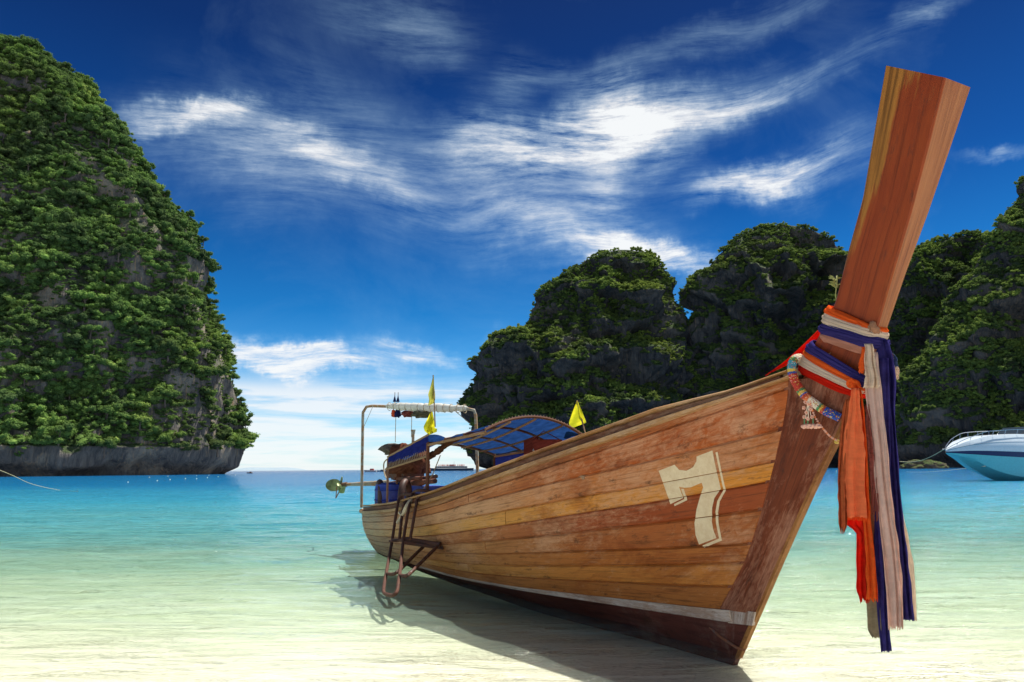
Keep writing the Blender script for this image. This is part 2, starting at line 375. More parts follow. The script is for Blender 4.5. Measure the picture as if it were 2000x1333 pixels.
def mat_wood(name, cA, cB, worn, worn_amt=0.5, dark=(0.055, 0.022, 0.012), gscale=1.0, bow_red=None, rough=0.55, stern_grey=None, patch=None, gloss=0.4):
    """UV: u metres along the plank (0 at the stern), v metres across it"""
    m, t = new_mat(name); tc = t.add('ShaderNodeTexCoord'); oi = t.add('ShaderNodeObjectInfo'); UV = tc.outputs['UV']
    off = t.vmath('SCALE', t.comb(oi.outputs['Random'], oi.outputs['Random'], 0), scale=37.0)
    U = t.vmath('ADD', UV, off); u, v, _ = t.sepx(UV)
    grain = t.noise(t.mapping(U, scale=(1.6 * gscale, 55 * gscale, 1)), 1, 6, 0.7, 0.35)
    fine = t.noise(t.mapping(U, scale=(7, 230, 1)), 1, 3, 0.6)
    blot = t.noise(t.mapping(U, scale=(1.1, 4.5, 1)), 1, 6, 0.7, 0.4)
    chip = t.noise(t.mapping(U, scale=(9, 26, 1)), 1, 7, 0.75, 0.5)
    c = t.mix(t.maprange(blot, 0.34, 0.66), cA, cB)
    if bow_red is not None: c = t.mix(t.math('MULTIPLY', t.maprange(t.math('ADD', u, t.math('MULTIPLY', blot, 3.0)), 7.6, 9.6), 0.85), c, bow_red)
    if stern_grey is not None: c = t.mix(t.math('MULTIPLY', t.maprange(t.math('ADD', u, t.math('MULTIPLY', blot, 3.5)), 5.4, 3.2), 0.7), c, stern_grey)
    c = t.mix(t.maprange(grain, 0.50, 0.70, 0, 0.85), c, tuple(q * 0.34 for q in cA))
    c = t.mix(t.maprange(fine, 0.5, 0.75, 0, 0.35), c, dark)
    wm = t.math('ADD', t.math('MULTIPLY', chip, 0.50), t.math('ADD', t.math('MULTIPLY', t.noise(t.mapping(U, (4, 9, 0), scale=(1.0, 2.4, 1)), 1, 5, 0.6), 0.40), t.math('MULTIPLY', t.noise(t.mapping(UV, (1.3, 2.2, 0), scale=(0.62, 1.5, 1)), 1, 4, 0.6), 0.58)))
    wf = t.math('MULTIPLY', t.maprange(wm, 0.83 - worn_amt * 0.22, 0.93 - worn_amt * 0.18), t.maprange(fine, 0.3, 0.6, 1.0, 0.6))
    c = t.mix(t.math('MULTIPLY', wf, t.maprange(grain, 0.40, 0.62, 0.9, 0.45)), c, worn)
    st = t.noise(t.mapping(U, (7, 2, 0), scale=(3.5, 11, 1)), 1, 6, 0.75)
    c = t.mix(t.maprange(st, 0.57, 0.67, 0, 0.75), c, dark)
    if patch is not None:     # bare wood on one corner (prow)
        pf = t.maprange(t.math('ADD', t.math('ADD', t.math('MULTIPLY', v, -4.2), t.math('MULTIPLY', u, 0.72)), t.math('MULTIPLY', t.noise(t.mapping(U, scale=(1.6, 11, 1)), 1, 5, 0.65), 1.5)), patch[0] + 0.27, patch[0] + 0.49)
        pc = t.mix(t.maprange(grain, 0.45, 0.62), patch[1], tuple(q * 0.45 for q in patch[1]))
        c = t.mix(pf, c, pc)
        ff = t.math('MULTIPLY', t.maprange(v, .415, .425), t.maprange(v, .615, .605)); c = t.mix(t.math('MULTIPLY', ff, t.maprange(blot, .3, .6, .55, .9)), c, t.mix(t.maprange(grain, .4, .65), (.33, .135, .05), (.17, .06, .022)))
    bigs = t.noise(t.mapping(UV, scale=(0.75, 2.6, 1)), 1, 6, 0.72, 0.8)
    c = t.mix(t.maprange(bigs, 0.53, 0.66, 0, 0.62 if patch is None else 0.12), c, t.mix(1.0, c, (.52, .32, .22), 'MULTIPLY'))
    hgt = t.math('ADD', t.math('MULTIPLY', grain, -0.6), t.math('ADD', t.math('MULTIPLY', fine, -0.3), t.math('MULTIPLY', wf, -0.5)))
    hgt = t.math('ADD', hgt, t.math('MULTIPLY', t.noise(U, 3.0, 3, 0.5), 1.4))
    t.link(principled(t, c, t.maprange(wf, 0, 1, rough + 0.12, 0.85), t.bump(hgt, 0.55, 0.006), spec=gloss * 0.4), t.out.inputs[0]); return m

# ------------------------------------------------------------------ setting: seabed and sea
def ygrid(a, b, n): return np.concatenate([np.geomspace(a, b, n)])
def sheet(name, ys, nx, zf, mat, half=1.6, near_half=14):
    V = []; 
    for yy in ys:
        hw = near_half + max(0, yy) * half
        xs = np.linspace(-hw, hw, nx); V.append(np.stack([xs, np.full(nx, yy), zf(xs, np.full(nx, yy))], 1))
    V = np.concatenate(V); ny = len(ys)
    i = np.arange(ny - 1)[:, None] * nx + np.arange(nx - 1)[None]; i = i.ravel()
    Fc = np.stack([i, i + 1, i + nx + 1, i + nx], 1)
    me = bpy.data.meshes.new(name); me.vertices.add(len(V)); me.vertices.foreach_set('co', V.ravel())
    me.loops.add(len(Fc) * 4); me.loops.foreach_set('vertex_index', Fc.ravel().astype(np.int32))
    me.polygons.add(len(Fc)); me.polygons.foreach_set('loop_start', np.arange(len(Fc), dtype=np.int32) * 4); me.polygons.foreach_set('use_smooth', np.ones(len(Fc), bool))
    me.update(); me.validate(); return link(name, me, mat)
bedz = pchip([-60, -2, 2, 5.0, 7, 10, 16, 30, 60, 150, 60000], [2.6, 0.22, 0.04, -0.05, -0.10, -0.24, -0.62, -1.6, -3.4, -6, -12])
def bed_f(x, y):
    p = np.stack([x * 0.5, y * 0.5, y * 0], 1); return bedz(y + x * 0.05) + 0.018 * fbm(p, 3, 5)
ysb = np.concatenate([np.linspace(-60, 0, 20), np.linspace(0.3, 20, 80), np.geomspace(21, 45000, 50)])
tag(sheet('seabed', ysb, 160, bed_f, mat_sand()), 'pale coral sand sloping down under the clear shallow water', kind='structure')
def sea_f(x, y):
    k = np.clip(1.25 - y / 70, 0, 1) * np.clip((y - 1) / 14, 0.28, 1)
    p1 = np.stack([x * 0.55 + y * 0.10, y * 1.9, 0 * y], 1); p2 = np.stack([x * 1.3 - y * 0.3, y * 4.6 + x * 0.5, 0 * y + 3], 1)
    return k * (0.046 * fbm(p1, 2, 11) + 0.018 * fbm(p2, 2, 12))
ysw = np.concatenate([np.linspace(-30, 3.6, 12), np.geomspace(3.8, 80, 620), np.geomspace(82, 45000, 40)])
tag(sheet('sea', ysw, 420, sea_f, mat_sea(), near_half=6, half=1.25), 'turquoise sea fading to clear rippled shallows near the beach', kind='structure')

# ------------------------------------------------------------------ setting: limestone cliffs
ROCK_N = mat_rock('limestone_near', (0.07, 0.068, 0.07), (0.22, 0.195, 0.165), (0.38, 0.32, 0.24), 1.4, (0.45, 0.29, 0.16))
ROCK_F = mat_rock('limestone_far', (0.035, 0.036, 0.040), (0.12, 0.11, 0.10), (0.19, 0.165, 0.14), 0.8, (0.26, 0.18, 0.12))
LEAF_N = mat_leaf('foliage_near', [(0.09, 0.13, 0.06), (0.14, 0.23, 0.075), (0.22, 0.37, 0.09), (0.36, 0.50, 0.13)], 0.4)
LEAF_F = mat_leaf('foliage_far', [(0.09, 0.12, 0.055), (0.16, 0.23, 0.065), (0.28, 0.38, 0.08), (0.42, 0.54, 0.12)], 0.4)

def crown_mesh(name, seed, leaves, mat, lobes=7, leaf=0.12, core=True):
    rg = np.random.default_rng(seed)
    lc = rg.normal(0, 0.42, (lobes, 3)); lc[:, 2] = np.abs(lc[:, 2]) * 0.55 + 0.12; lr = rg.uniform(0.30, 0.55, lobes)
    pick = rg.integers(0, lobes, leaves); d = rg.normal(0, 1, (leaves, 3)); d[:, 2] = d[:, 2] * 0.8 + 0.35; d /= np.linalg.norm(d, axis=1)[:, None]
    c = lc[pick] + d * lr[pick][:, None] * rg.uniform(0.75, 1.12, leaves)[:, None] * (1, 1, 0.75)
    nrm = d + rg.normal(0, 0.55, (leaves, 3)); nrm /= np.linalg.norm(nrm, axis=1)[:, None]
    a = np.cross(nrm, rg.normal(0, 1, (leaves, 3))); a /= np.linalg.norm(a, axis=1)[:, None]; b = np.cross(nrm, a)
    s = leaf * rg.uniform(0.6, 1.35, leaves)[:, None]
    V = np.stack([c - a * s, c - b * s * 0.7, c + a * s, c + b * s * 0.7], 1).reshape(-1, 3)
    Fc = [tuple(range(4 * k, 4 * k + 4)) for k in range(leaves)]
    V = V.tolist()
    if core:
        for k in range(lobes):
            bm = bmesh.new(); bmesh.ops.create_icosphere(bm, subdivisions=1, radius=lr[k] * 0.80); b0 = len(V)
            V += [tuple(np.array(v.co) * (1, 1, .75) + lc[k]) for v in bm.verts]; Fc += [tuple(b0 + v.index for v in f.verts) for f in bm.faces]; bm.free()
    me = bpy.data.meshes.new(name); me.from_pydata(V, [], Fc); me.materials.append(mat); me.update(); return me

def scatter(name, pts, rad, protos, parent=None, seed=0, flat=None):
    """one object of points; every point carries one leafy clump (geometry nodes)"""
    rg = np.random.default_rng(seed); n = len(pts)
    me = bpy.data.meshes.new(name); me.vertices.add(n); me.vertices.foreach_set('co', np.asarray(pts, np.float32).ravel())
    sc = me.attributes.new('clump_scale', 'FLOAT_VECTOR', 'POINT'); ax = rad[:, None] * rg.uniform(0.8, 1.2, (n, 3)); ax[:, 2] *= rg.uniform(0.75, 1.15, n)
    sc.data.foreach_set('vector', ax.astype(np.float32).ravel())
    ro = me.attributes.new('clump_rot', 'FLOAT_VECTOR', 'POINT'); rr = rg.normal(0, 0.22, (n, 3)); rr[:, 2] = rg.uniform(0, 6.28, n); ro.data.foreach_set('vector', rr.astype(np.float32).ravel())
    ix = me.attributes.new('clump_kind', 'INT', 'POINT'); ix.data.foreach_set('value', rg.integers(0, len(protos), n).astype(np.int32))
    o = link(name, me, None, parent)
    cname = name + '_kinds'; pc = bpy.data.collections.new(cname)
    for i, p in enumerate(protos):
        po = bpy.data.objects.new('leaf_clump', p); pc.objects.link(po)
    ng = bpy.data.node_groups.new(name, 'GeometryNodeTree')
    ng.interface.new_socket('Geometry', in_out='INPUT', socket_type='NodeSocketGeometry'); ng.interface.new_socket('Geometry', in_out='OUTPUT', socket_type='NodeSocketGeometry')
    N = ng.nodes; L = ng.links; gi = N.new('NodeGroupInput'); go = N.new('NodeGroupOutput'); iop = N.new('GeometryNodeInstanceOnPoints')
    ci = N.new('GeometryNodeCollectionInfo'); ci.inputs[0].default_value = pc; ci.inputs['Separate Children'].default_value = True; ci.inputs['Reset Children'].default_value = True
    def na(nm, typ):
        q = N.new('GeometryNodeInputNamedAttribute'); q.data_type = typ; q.inputs[0].default_value = nm; return q.outputs[0]
    L.new(gi.outputs[0], iop.inputs['Points']); L.new(ci.outputs[0], iop.inputs['Instance']); iop.inputs['Pick Instance'].default_value = True
    L.new(na('clump_kind', 'INT'), iop.inputs['Instance Index']); L.new(na('clump_rot', 'FLOAT_VECTOR'), iop.inputs['Rotation']); L.new(na('clump_scale', 'FLOAT_VECTOR'), iop.inputs['Scale'])
    L.new(iop.outputs[0], go.inputs[0]); md = o.modifiers.new('clumps', 'NODES'); md.node_group = ng
    o['kind'] = 'stuff'; return o

def cliff(name, D, rows, ratio, nth, nz, A, mat, seed, label, undercut=6.0, ter=(8, 45), expo=1.0, arc=(0, 2 * math.pi), sc=1.0):
    zs, L_, R_ = [], [], []
    for (yp, xl, xr) in rows:
        a = hity(xl, yp, D); b = hity(xr, yp, D); zs.append((a[2] + b[2]) / 2); L_.append(a[0]); R_.append(b[0])
    zs = np.array(zs[::-1]); fl = pchip(zs, L_[::-1]); fr = pchip(zs, R_[::-1]); ztop = zs[-1]
    zz = np.concatenate([np.linspace(-4, ztop, nz)])
    # rows crowd towards the rounded top
    th = np.linspace(arc[0], arc[1], nth, endpoint=False); closed = True
    Z, T = np.meshgrid(zz, th, indexing='ij'); l = fl(Z); r = fr(Z); cx_ = (l + r) / 2; rx = np.maximum((r - l) / 2, 0.5); ry = ratio * (R_[-1] - L_[-1]) / 2 * np.maximum(1 - np.clip(Z / ztop, 0, 1) ** 1.0, 0.0) ** 0.85 * 1.0 + np.minimum(rx, 12) * 0.6
    c, s = np.cos(T), np.sin(T); e = expo
    X = cx_ + rx * np.sign(c) * np.abs(c) ** e; Y = D + ry * np.sign(s) * np.abs(s) ** e
    P = np.stack([X.ravel(), Y.ravel(), Z.ravel()], 1)
    out = np.stack([(np.sign(c) * np.abs(c)).ravel(), (np.sign(s) * np.abs(s)).ravel(), np.zeros(P.shape[0])], 1)
    q = P / sc
    big = fbm(q * (1 / 70, 1 / 70, 1 / 90), 3, seed); rid = 0.55 - 2 * np.abs(fbm(q * (1 / 30, 1 / 30, 1 / 42), 3, seed + 9)); col_ = 0.5 - 2 * np.abs(fbm(q * (1 / 9, 1 / 9, 1 / 40), 3, seed + 19)); sm = fbm(q / 6.0, 3, seed + 29)
    ledge = fbm(q * (1 / 40, 1 / 40, 1 / 14), 3, seed + 39)
    fr_ = (P[:, 2] / ter[1] + 1.1 * fbm(q * (1 / 85, 1 / 85, 1 / 120), 3, seed + 49)) % 1.0
    saw = np.where(fr_ < .78, .5 - fr_ / .78, -.5 + (fr_ - .78) / .22) * ter[0]
    fade = np.clip((ztop - P[:, 2]) / (0.12 * ztop), 0.15, 1) * np.clip(rx.ravel() / (40 * sc), 0.15, 1)
    fade = np.where(P[:, 2] < 12 * sc, fade * 0.5 + 0.1, fade)
    fade = fade * (0.35 + 0.65 * np.abs(s.ravel()))
    dsp = fade * saw + sc * fade * (A[0] * big + A[1] * rid + A[2] * col_ + A[3] * sm + A[4] * ledge)
    uc = np.clip(1 - P[:, 2] / (6.5 * sc * (1 + .5 * vnoise(q * (1 / 18, 1 / 18, 0), seed + 90))), 0, 1); uc = uc * uc * (3 - 2 * uc) * undercut
    dsp = dsp - uc + 0.35 * undercut * np.exp(-((P[:, 2] - 12 * sc) / (5 * sc)) ** 2)
    P = P + out * dsp[:, None]; P[:, 2] += fade * sc * 1.2 * sm
    i = np.arange(nz - 1)[:, None] * nth; j = np.arange(nth)[None]; j2 = (j + 1) % nth
    Fc = np.stack([i + j, i + j2, i + nth + j2, i + nth + j], -1).reshape(-1, 4)
    top = [tuple((nz - 1) * nth + k for k in range(nth))]
    me = bpy.data.meshes.new(name); me.from_pydata(P.tolist(), [], Fc.tolist() + top); me.update()
    me.polygons.foreach_set('use_smooth', np.ones(len(me.polygons), bool))
    o = link(name, me, mat); tag(o, label, kind='structure')
    # face data for the planting
    A_, B_, C_, D_ = P[Fc[:, 0]], P[Fc[:, 1]], P[Fc[:, 2]], P[Fc[:, 3]]
    nv = np.cross(C_ - A_, D_ - B_); ar = np.linalg.norm(nv, axis=1) / 2; nv = nv / (2 * ar[:, None] + 1e-9)
    o_c = (A_ + B_ + C_ + D_) / 4
    flip = (nv @ np.array([0, -1., 0]) < 0) & (o_c[:, 1] < D)
    nv[flip & (nv[:, 1] > 0.0) & False] *= -1
    return o, dict(A=A_, B=B_, C=C_, D=D_, n=nv, a=ar, c=o_c)
def plant(fd, density, seed, zmin, rmin, rmax, cover, sc=1.0, zjit=0.2):
    rg = np.random.default_rng(seed); c = fd['c']; n = fd['n']
    view = CAM - c; view /= np.linalg.norm(view, axis=1)[:, None]
    facing = (n * view).sum(1) > -0.28
    lump = fbm(c / (26 * sc), 3, seed + 3); m = cover + 0.75 * lump + 0.9 * (n[:, 2]) + 0.25 * np.clip(n[:, 1] * -0.5, 0, 1)
    ok = facing & (c[:, 2] > zmin + 5 * lump * sc) & (m > 0)
    w = fd['a'] * ok * np.clip(m * 2.2, 0.15, 1); N = int(w.sum() * density)
    k = rg.choice(len(w), N, p=w / w.sum()); u, v = rg.random((2, N))[..., None]
    p = (fd['A'][k] * (1 - u) + fd['B'][k] * u) * (1 - v) + (fd['D'][k] * (1 - u) + fd['C'][k] * u) * v
    big = fbm(p / (14 * sc), 2, seed + 77); r = (rmin + (rmax - rmin) * np.clip(0.45 + 0.6 * big + 0.28 * rg.normal(0, 1, N), 0, 1))
    return p + n[k] * r[:, None] * 0.45, r
ROWS = dict(
 left=[(50, -420, -170), (70, -560, -90), (92, -700, 0), (112, -760, 60), (162, -850, 138), (225, -920, 196), (267, -950, 226), (305, -980, 246), (352, -1000, 276), (400, -1020, 328), (480, -1040, 364), (560, -1060, 378), (680, -1080, 398), (760, -1090, 420), (830, -1100, 434), (890, -1100, 440), (930, -1100, 442)],
 mid=[(492, 1195, 1238), (500, 1165, 1268), (512, 1142, 1284), (540, 1100, 1308), (580, 1062, 1324), (620, 1042, 1333), (650, 1000, 1338), (668, 962, 1338), (700, 944, 1340), (740, 924, 1342), (790, 914, 1344), (850, 922, 1346), (890, 932, 1348), (925, 940, 1350)],
 back=[(445, 1490, 1560), (452, 1462, 1590), (466, 1442, 1622), (500, 1430, 1660), (525, 1412, 1720), (548, 1362, 1770), (600, 1350, 1800), (700, 1330, 1850), (800, 1315, 1900), (925, 1310, 1950)],
 ridge=[(462, 1875, 1905), (468, 1840, 1930), (480, 1810, 1960), (500, 1780, 2000), (540, 1745, 2080), (620, 1715, 2150), (700, 1690, 2200), (925, 1660, 2300)],
 right=[(318, 2040, 2180), (350, 1996, 2320), (400, 1970, 2400), (450, 1940, 2450), (500, 1917, 2480), (560, 1880, 2500), (620, 1842, 2520), (700, 1795, 2540), (780, 1764, 2560), (850, 1762, 2570), (925, 1772, 2580)],
)
def build_cliffs():
    pn = [crown_mesh('leafy_crown', 100 + i, 420, LEAF_N, 8, 0.085) for i in range(7)]
    pf = [crown_mesh('leafy_crown', 200 + i, 150, LEAF_F, 6, 0.13) for i in range(6)]
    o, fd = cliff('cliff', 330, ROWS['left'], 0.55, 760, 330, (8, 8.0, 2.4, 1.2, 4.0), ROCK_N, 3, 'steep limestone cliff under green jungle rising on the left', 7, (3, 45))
    pts, rad = plant(fd, 0.19, 5, 11, 0.9, 4.0, 0.16)
    tag(scatter('jungle', pts, rad, pn, None, 1), 'dense green jungle clinging to the left limestone cliff', kind='stuff')
    pts, rad = plant(fd, 0.12, 6, 9, 0.6, 1.6, 0.42)
    tag(scatter('scrub', pts, rad, pn[:4], None, 2), 'low scrub between the tree crowns on the left cliff', kind='stuff')
    global LEFT_FD; LEFT_FD = fd
    specs = [('mid', 640, 0.75, 560, 260, (9, 13, 5, 2.0, 12), 21, 'rounded limestone hill patched with forest in the middle of the bay', 12, 1.5, 0.03),
             ('back', 640, 0.5, 620, 260, (11, 17, 5, 2.0, 14), 31, 'tall double-topped limestone hill behind the wooden prow', 12, 1.5, 0.03),
             ('ridge', 560, 0.5, 460, 200, (10, 14, 4, 2.0, 11), 41, 'forested ridge right of the prow below the sky', 8, 1.4, 0.03),
             ('right', 430, 0.5, 560, 300, (8, 14, 3.5, 1.6, 9), 51, 'steep dark limestone wall at the right edge above the speedboat', 9, 1.2, 0.04)]
    for key, D, ratio, nth, nz, A, seed, lab, uc, sc, dn in specs:
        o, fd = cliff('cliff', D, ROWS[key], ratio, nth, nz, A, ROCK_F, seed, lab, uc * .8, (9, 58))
        pts, rad = plant(fd, dn * 5.0, seed + 1, 12, 1.1, 3.0, 0.10, 1.6)
        tag(scatter('forest', pts, rad, pf, None, seed), {'mid': 'forest patches on the ledges of the rounded middle hill', 'back': 'forest patches on the tall hill behind the prow', 'ridge': 'forest covering the ridge right of the prow', 'right': 'forest on the steep wall at the right edge'}[key], kind='stuff')
build_cliffs()
def build_trees():
    bark = mat_plain('tree_bark', (.16, .12, .09), .9)
    crown = crown_mesh('tree_crown', 501, 900, LEAF_N, 11, 0.075); mb = MB()
    mb.tube([(0, 0, -1.2), (.05, 0, -.5), (0, .05, .3)], [.09, .07, .04], 6)
    for a_ in range(4): mb.tube([(.03, 0, -.35), (.35 * math.cos(a_ * 1.6), .35 * math.sin(a_ * 1.6), .25)], [.035, .015], 5)
    e0 = None; fd = LEFT_FD; c = fd['c']; n = fd['n']
    vis = ((n * (CAM - c)).sum(1) > -5) & (c[:, 1] < 345); rg = np.random.default_rng(4)
    P = np.array([proj(q) for q in c[vis][::7]]); Cc = c[vis][::7]; Nn = n[vis][::7]
    sel = []
    for yb in range(110, 880, 45):                                   # one along the outline, a few on the face at each height
        inb = np.where(abs(P[:, 1] - yb) < 10)[0]
        if len(inb) == 0: continue
        k = inb[np.argmax(P[inb, 0])]; sel.append((k, 'sky'))
        face = inb[(P[inb, 0] > 10) & (P[inb, 0] < P[k, 0] - 30)]
        if len(face): sel += [(int(q), 'low' if yb > 600 else 'face') for q in rg.choice(face, min(3, len(face)), replace=False)]
    LBL = {'sky': ('leafy tree leaning out along the skyline edge of the left cliff', 'trees along the edge of the left cliff'), 'face': ('round leafy tree rooted high on the face of the left cliff', 'trees high on the left cliff face'), 'low': ('large bright green tree low on the left cliff above the bare rock', 'trees low on the left cliff')}
    for k, kind in sel:
        r_ = {'sky': rg.uniform(2.2, 3.2), 'face': rg.uniform(3.2, 4.4), 'low': rg.uniform(3.8, 5.2)}[kind]
        p = Cc[k] + Nn[k] * (1.6 if kind == 'sky' else 2.2); e = empty('tree', (p[0], p[1], p[2] + r_ * .5), rg.uniform(0, 6)); e.scale = (r_, r_, r_ * .9)
        tag(e, LBL[kind][0], 'tree', LBL[kind][1])
        if e0 is None: tr = mb.build('trunk', bark, e); cr = link('crown', crown, None, e); e0 = e
        else:
            for src in (tr, cr): q = src.copy(); COL.objects.link(q); q.parent = e
build_trees()
# ------------------------------------------------------------------ the longtail boat: frame of reference
HD = R(27); BF = np.array([1.787, 6.15, 0.0])                       # bow foot on the sand, heading to the right of the camera
hv = np.array([math.sin(HD), -math.cos(HD), 0]); nv_ = np.array([-math.cos(HD), -math.sin(HD), 0])   # forward, starboard (towards the open side we see)
def BW(s, n, z): return BF + hv * s + nv_ * n + np.array([0, 0, z])
def onp(px, py, n):                                                 # point of the lengthwise plane n seen along a line of sight
    d = ray(px, py); q = CAM + d * (((BF + nv_ * n) - CAM) @ nv_) / (d @ nv_); return ((q - BF) @ hv, n, q[2])
def acr(px, py, s):                                                 # point of the crosswise plane s
    d = ray(px, py); q = CAM + d * (((BF + hv * s) - CAM) @ hv) / (d @ hv); return (s, (q - BF) @ nv_, q[2])
def P3(q): return Vector(BW(*q))
boat = empty('longtail_boat', tuple(BF)); tag(boat, 'varnished wooden longtail boat with a tall prow, beached in the shallows', 'boat')
bpy.context.view_layer.update()
MI = Matrix.Translation(-Vector(BF))
def bpart(mb_or_obj, name=None, mat=None, smooth=True, parent=None):
    """build in world coordinates and hang under the boat"""
    o = mb_or_obj.build(name, mat, None, smooth) if isinstance(mb_or_obj, MB) else mb_or_obj
    o.data.transform(MI); o.parent = parent or boat; return o
f_b = pchip([-9, -8.2, -7, -5, -3.5, -2, -1, 0, .6, 1.0, 1.3], [.66, .80, .94, 1.03, 1.0, .82, .62, .38, .24, .155, .09])
f_zs = pchip([-9, -8, -7, -6, -5, -4, -3, -2, -1.2, -.6, 0, .4, .8, 1.1, 1.3], [.70, .745, .807, .877, .985, 1.123, 1.305, 1.505, 1.672, 1.80, 1.937, 2.025, 2.112, 2.17, 2.2])
f_bl = pchip([-9, -7, -5, -3, -1.5, -.5, .2, .4, 1.3], [.46, .68, .74, .60, .38, .20, .085, .06, .05])
f_zl = pchip([-9, -7, -6, -5, -4, -3, -2, -1.2, -.6, 0, .4, 1.3], [.02, .07, .10, .125, .14, .175, .228, .275, .308, .346, .380, .46])
f_back = pchip([0, .12, .45, .75, .97, 1.0], [0.92, 0.87, 0.62, 0.32, 0.02, -0.02])     # where planks end at the stem, by height fraction from the top
f_front = pchip([-.25, .0, .38, .78, 1.17, 1.5, 1.8, 2.08, 2.26, 2.44, 3.13, 3.92, 4.4], [-.10, .06, .30, .55, .80, 1.02, 1.23, 1.37, 1.47, 1.60, 1.90, 2.235, 2.42])
f_pback = pchip([2.10, 2.29, 2.47, 2.66, 3.32, 4.17, 4.4], [.90, 1.02, 1.19, 1.32, 1.62, 1.90, 1.97])
NSTR = 9
# seam heights (0 sheer .. 1 boot stripe) at the stem, amidships and the stern
V_ST = [0, .032, .200, .331, .410, .527, .679, .762, .877, 1.0]
V_MD = [0, .060, .150, .290, .430, .560, .680, .800, .905, 1.0]
V_SN = [0, .100, .230, .400, .560, .680, .780, .860, .930, 1.0]
def seam(k, u): 
    k = np.asarray(k, float); w = np.clip(np.asarray(u, float), 0, 1)
    a = np.interp(k, range(10), V_SN); b = np.interp(k, range(10), V_MD); c = np.interp(k, range(10), V_ST)
    return np.where(w < .55, a + (b - a) * w / .55, b + (c - b) * (w - .55) / .45)
def hull(u, k, off=0.0, side=1):
    """u 0 stern .. 1 stem, k strake coordinate 0..9"""
    v = float(seam(k, u)); s0 = -8.85 + 0.50 * v; s1 = float(f_back(v)); s = s0 + (s1 - s0) * u
    b, bl, z0, z1 = float(f_b(s)), float(f_bl(s)), float(f_zs(s)), float(f_zl(s))
    bul = 4 * v * (1 - v) * 0.075 * min(1, max(0, (1.0 - s) / 2.5)) * min(1, (b - .1) / .5)
    n = b + (bl - b) * v + bul; z = z0 + (z1 - z0) * v
    # outward direction
    db, dzz = bl - b, z1 - z0; L = math.hypot(db, dzz); on, oz = -dzz / L, db / L
    return np.array(BW(s, side * (n + off * on), z + off * oz))
HULLW = dict(rough=0.42, gloss=0.5)
TINT = [((.27, .105, .038), (.42, .20, .085)), ((.36, .105, .028), (.54, .22, .075)), ((.46, .20, .08), (.66, .35, .16)), ((.54, .235, .05), (.66, .33, .09)), ((.32, .095, .028), (.48, .20, .07)),
        ((.37, .14, .042), (.54, .26, .10)), ((.36, .13, .036), (.52, .24, .08)), ((.46, .195, .05), (.56, .27, .08)), ((.32, .12, .035), (.46, .19, .06))]
REDS = [(.33, .085, .018), (.39, .082, .013), (.46, .125, .018), (.64, .235, .028), (.29, .050, .010), (.36, .09, .017), (.42, .125, .022), (.50, .175, .032), (.36, .12, .026)]
WORN = [.35, .40, .80, .58, .55, .62, .54, .44, .30]
plank_mats = [mat_wood('plank_wood_%s' % 'abcdefghi'[i], TINT[i][0], TINT[i][1], (.58, .33, .19), WORN[i], bow_red=REDS[i], stern_grey=(.42, .33, .23), rough=.45) for i in range(NSTR)]
def plank(k, ua, ub, side, nu):
    T = 0.028; g = 0.030; rows = [(k - .03, -T), (k + g, -0.010), (k + g + .045, 0.0), (k + .35, .0015), (k + .65, .0015), (k + 1 - g - .045, 0.0), (k + 1 - g, -0.010), (k + 1.03, -T)]
    V, UVs = [], []
    for i in range(nu + 1):
        u = ua + (ub - ua) * i / nu
        for j, (kk, off) in enumerate(rows):
            V.append(hull(u, kk, off, side)); UVs.append((u * 10.0, kk * 0.14))
    m = len(rows); Fc = []
    for i in range(nu):
        for j in range(m):
            a, b = i * m + j, i * m + (j + 1) % m; Fc.append((a, b, b + m, a + m) if side > 0 else (a + m, b + m, b, a))
    e0 = tuple(range(m)); e1 = tuple(nu * m + j for j in range(m)); Fc += [e0[::-1], e1] if side > 0 else [e0, e1[::-1]]
    o = mesh('plank', V, Fc, plank_mats[k], None, True, UVs); o.data.set_sharp_from_angle(angle=R(30)); return bpart(o)
rp_ = random.Random(3)
for side in (1, -1):
    for k in range(NSTR):
        cut = [0.0, [.42, .58, .36, .66, .47, .61, .39, .55, .5][k], 1.0]
        for a, b in zip(cut[:-1], cut[1:]):
            plank(k, a + (0.0006 if a > 0 else 0), b - (0.0006 if b < 1 else 0), side, max(10, int(36 * (b - a))))
DARKRED = mat_wood('antifouling_red', (.080, .022, .016), (.125, .036, .024), (.16, .10, .08), 0.15, rough=.5)
WHITEP = mat_wood('old_white_paint', (.46, .37, .31), (.60, .50, .43), (.30, .15, .07), 0.42, dark=(.16, .07, .03), rough=.5)
DARKW = mat_wood('dark_wood', (.12, .045, .022), (.20, .08, .04), (.34, .22, .15), 0.3, rough=.5)
RAILW = mat_wood('rail_wood', (.34, .16, .055), (.48, .25, .09), (.55, .40, .26), 0.55, stern_grey=(.40, .28, .18), rough=.5)
DECKW = mat_wood('deck_wood', (.26, .13, .06), (.38, .21, .10), (.45, .34, .24), 0.5, rough=.65)
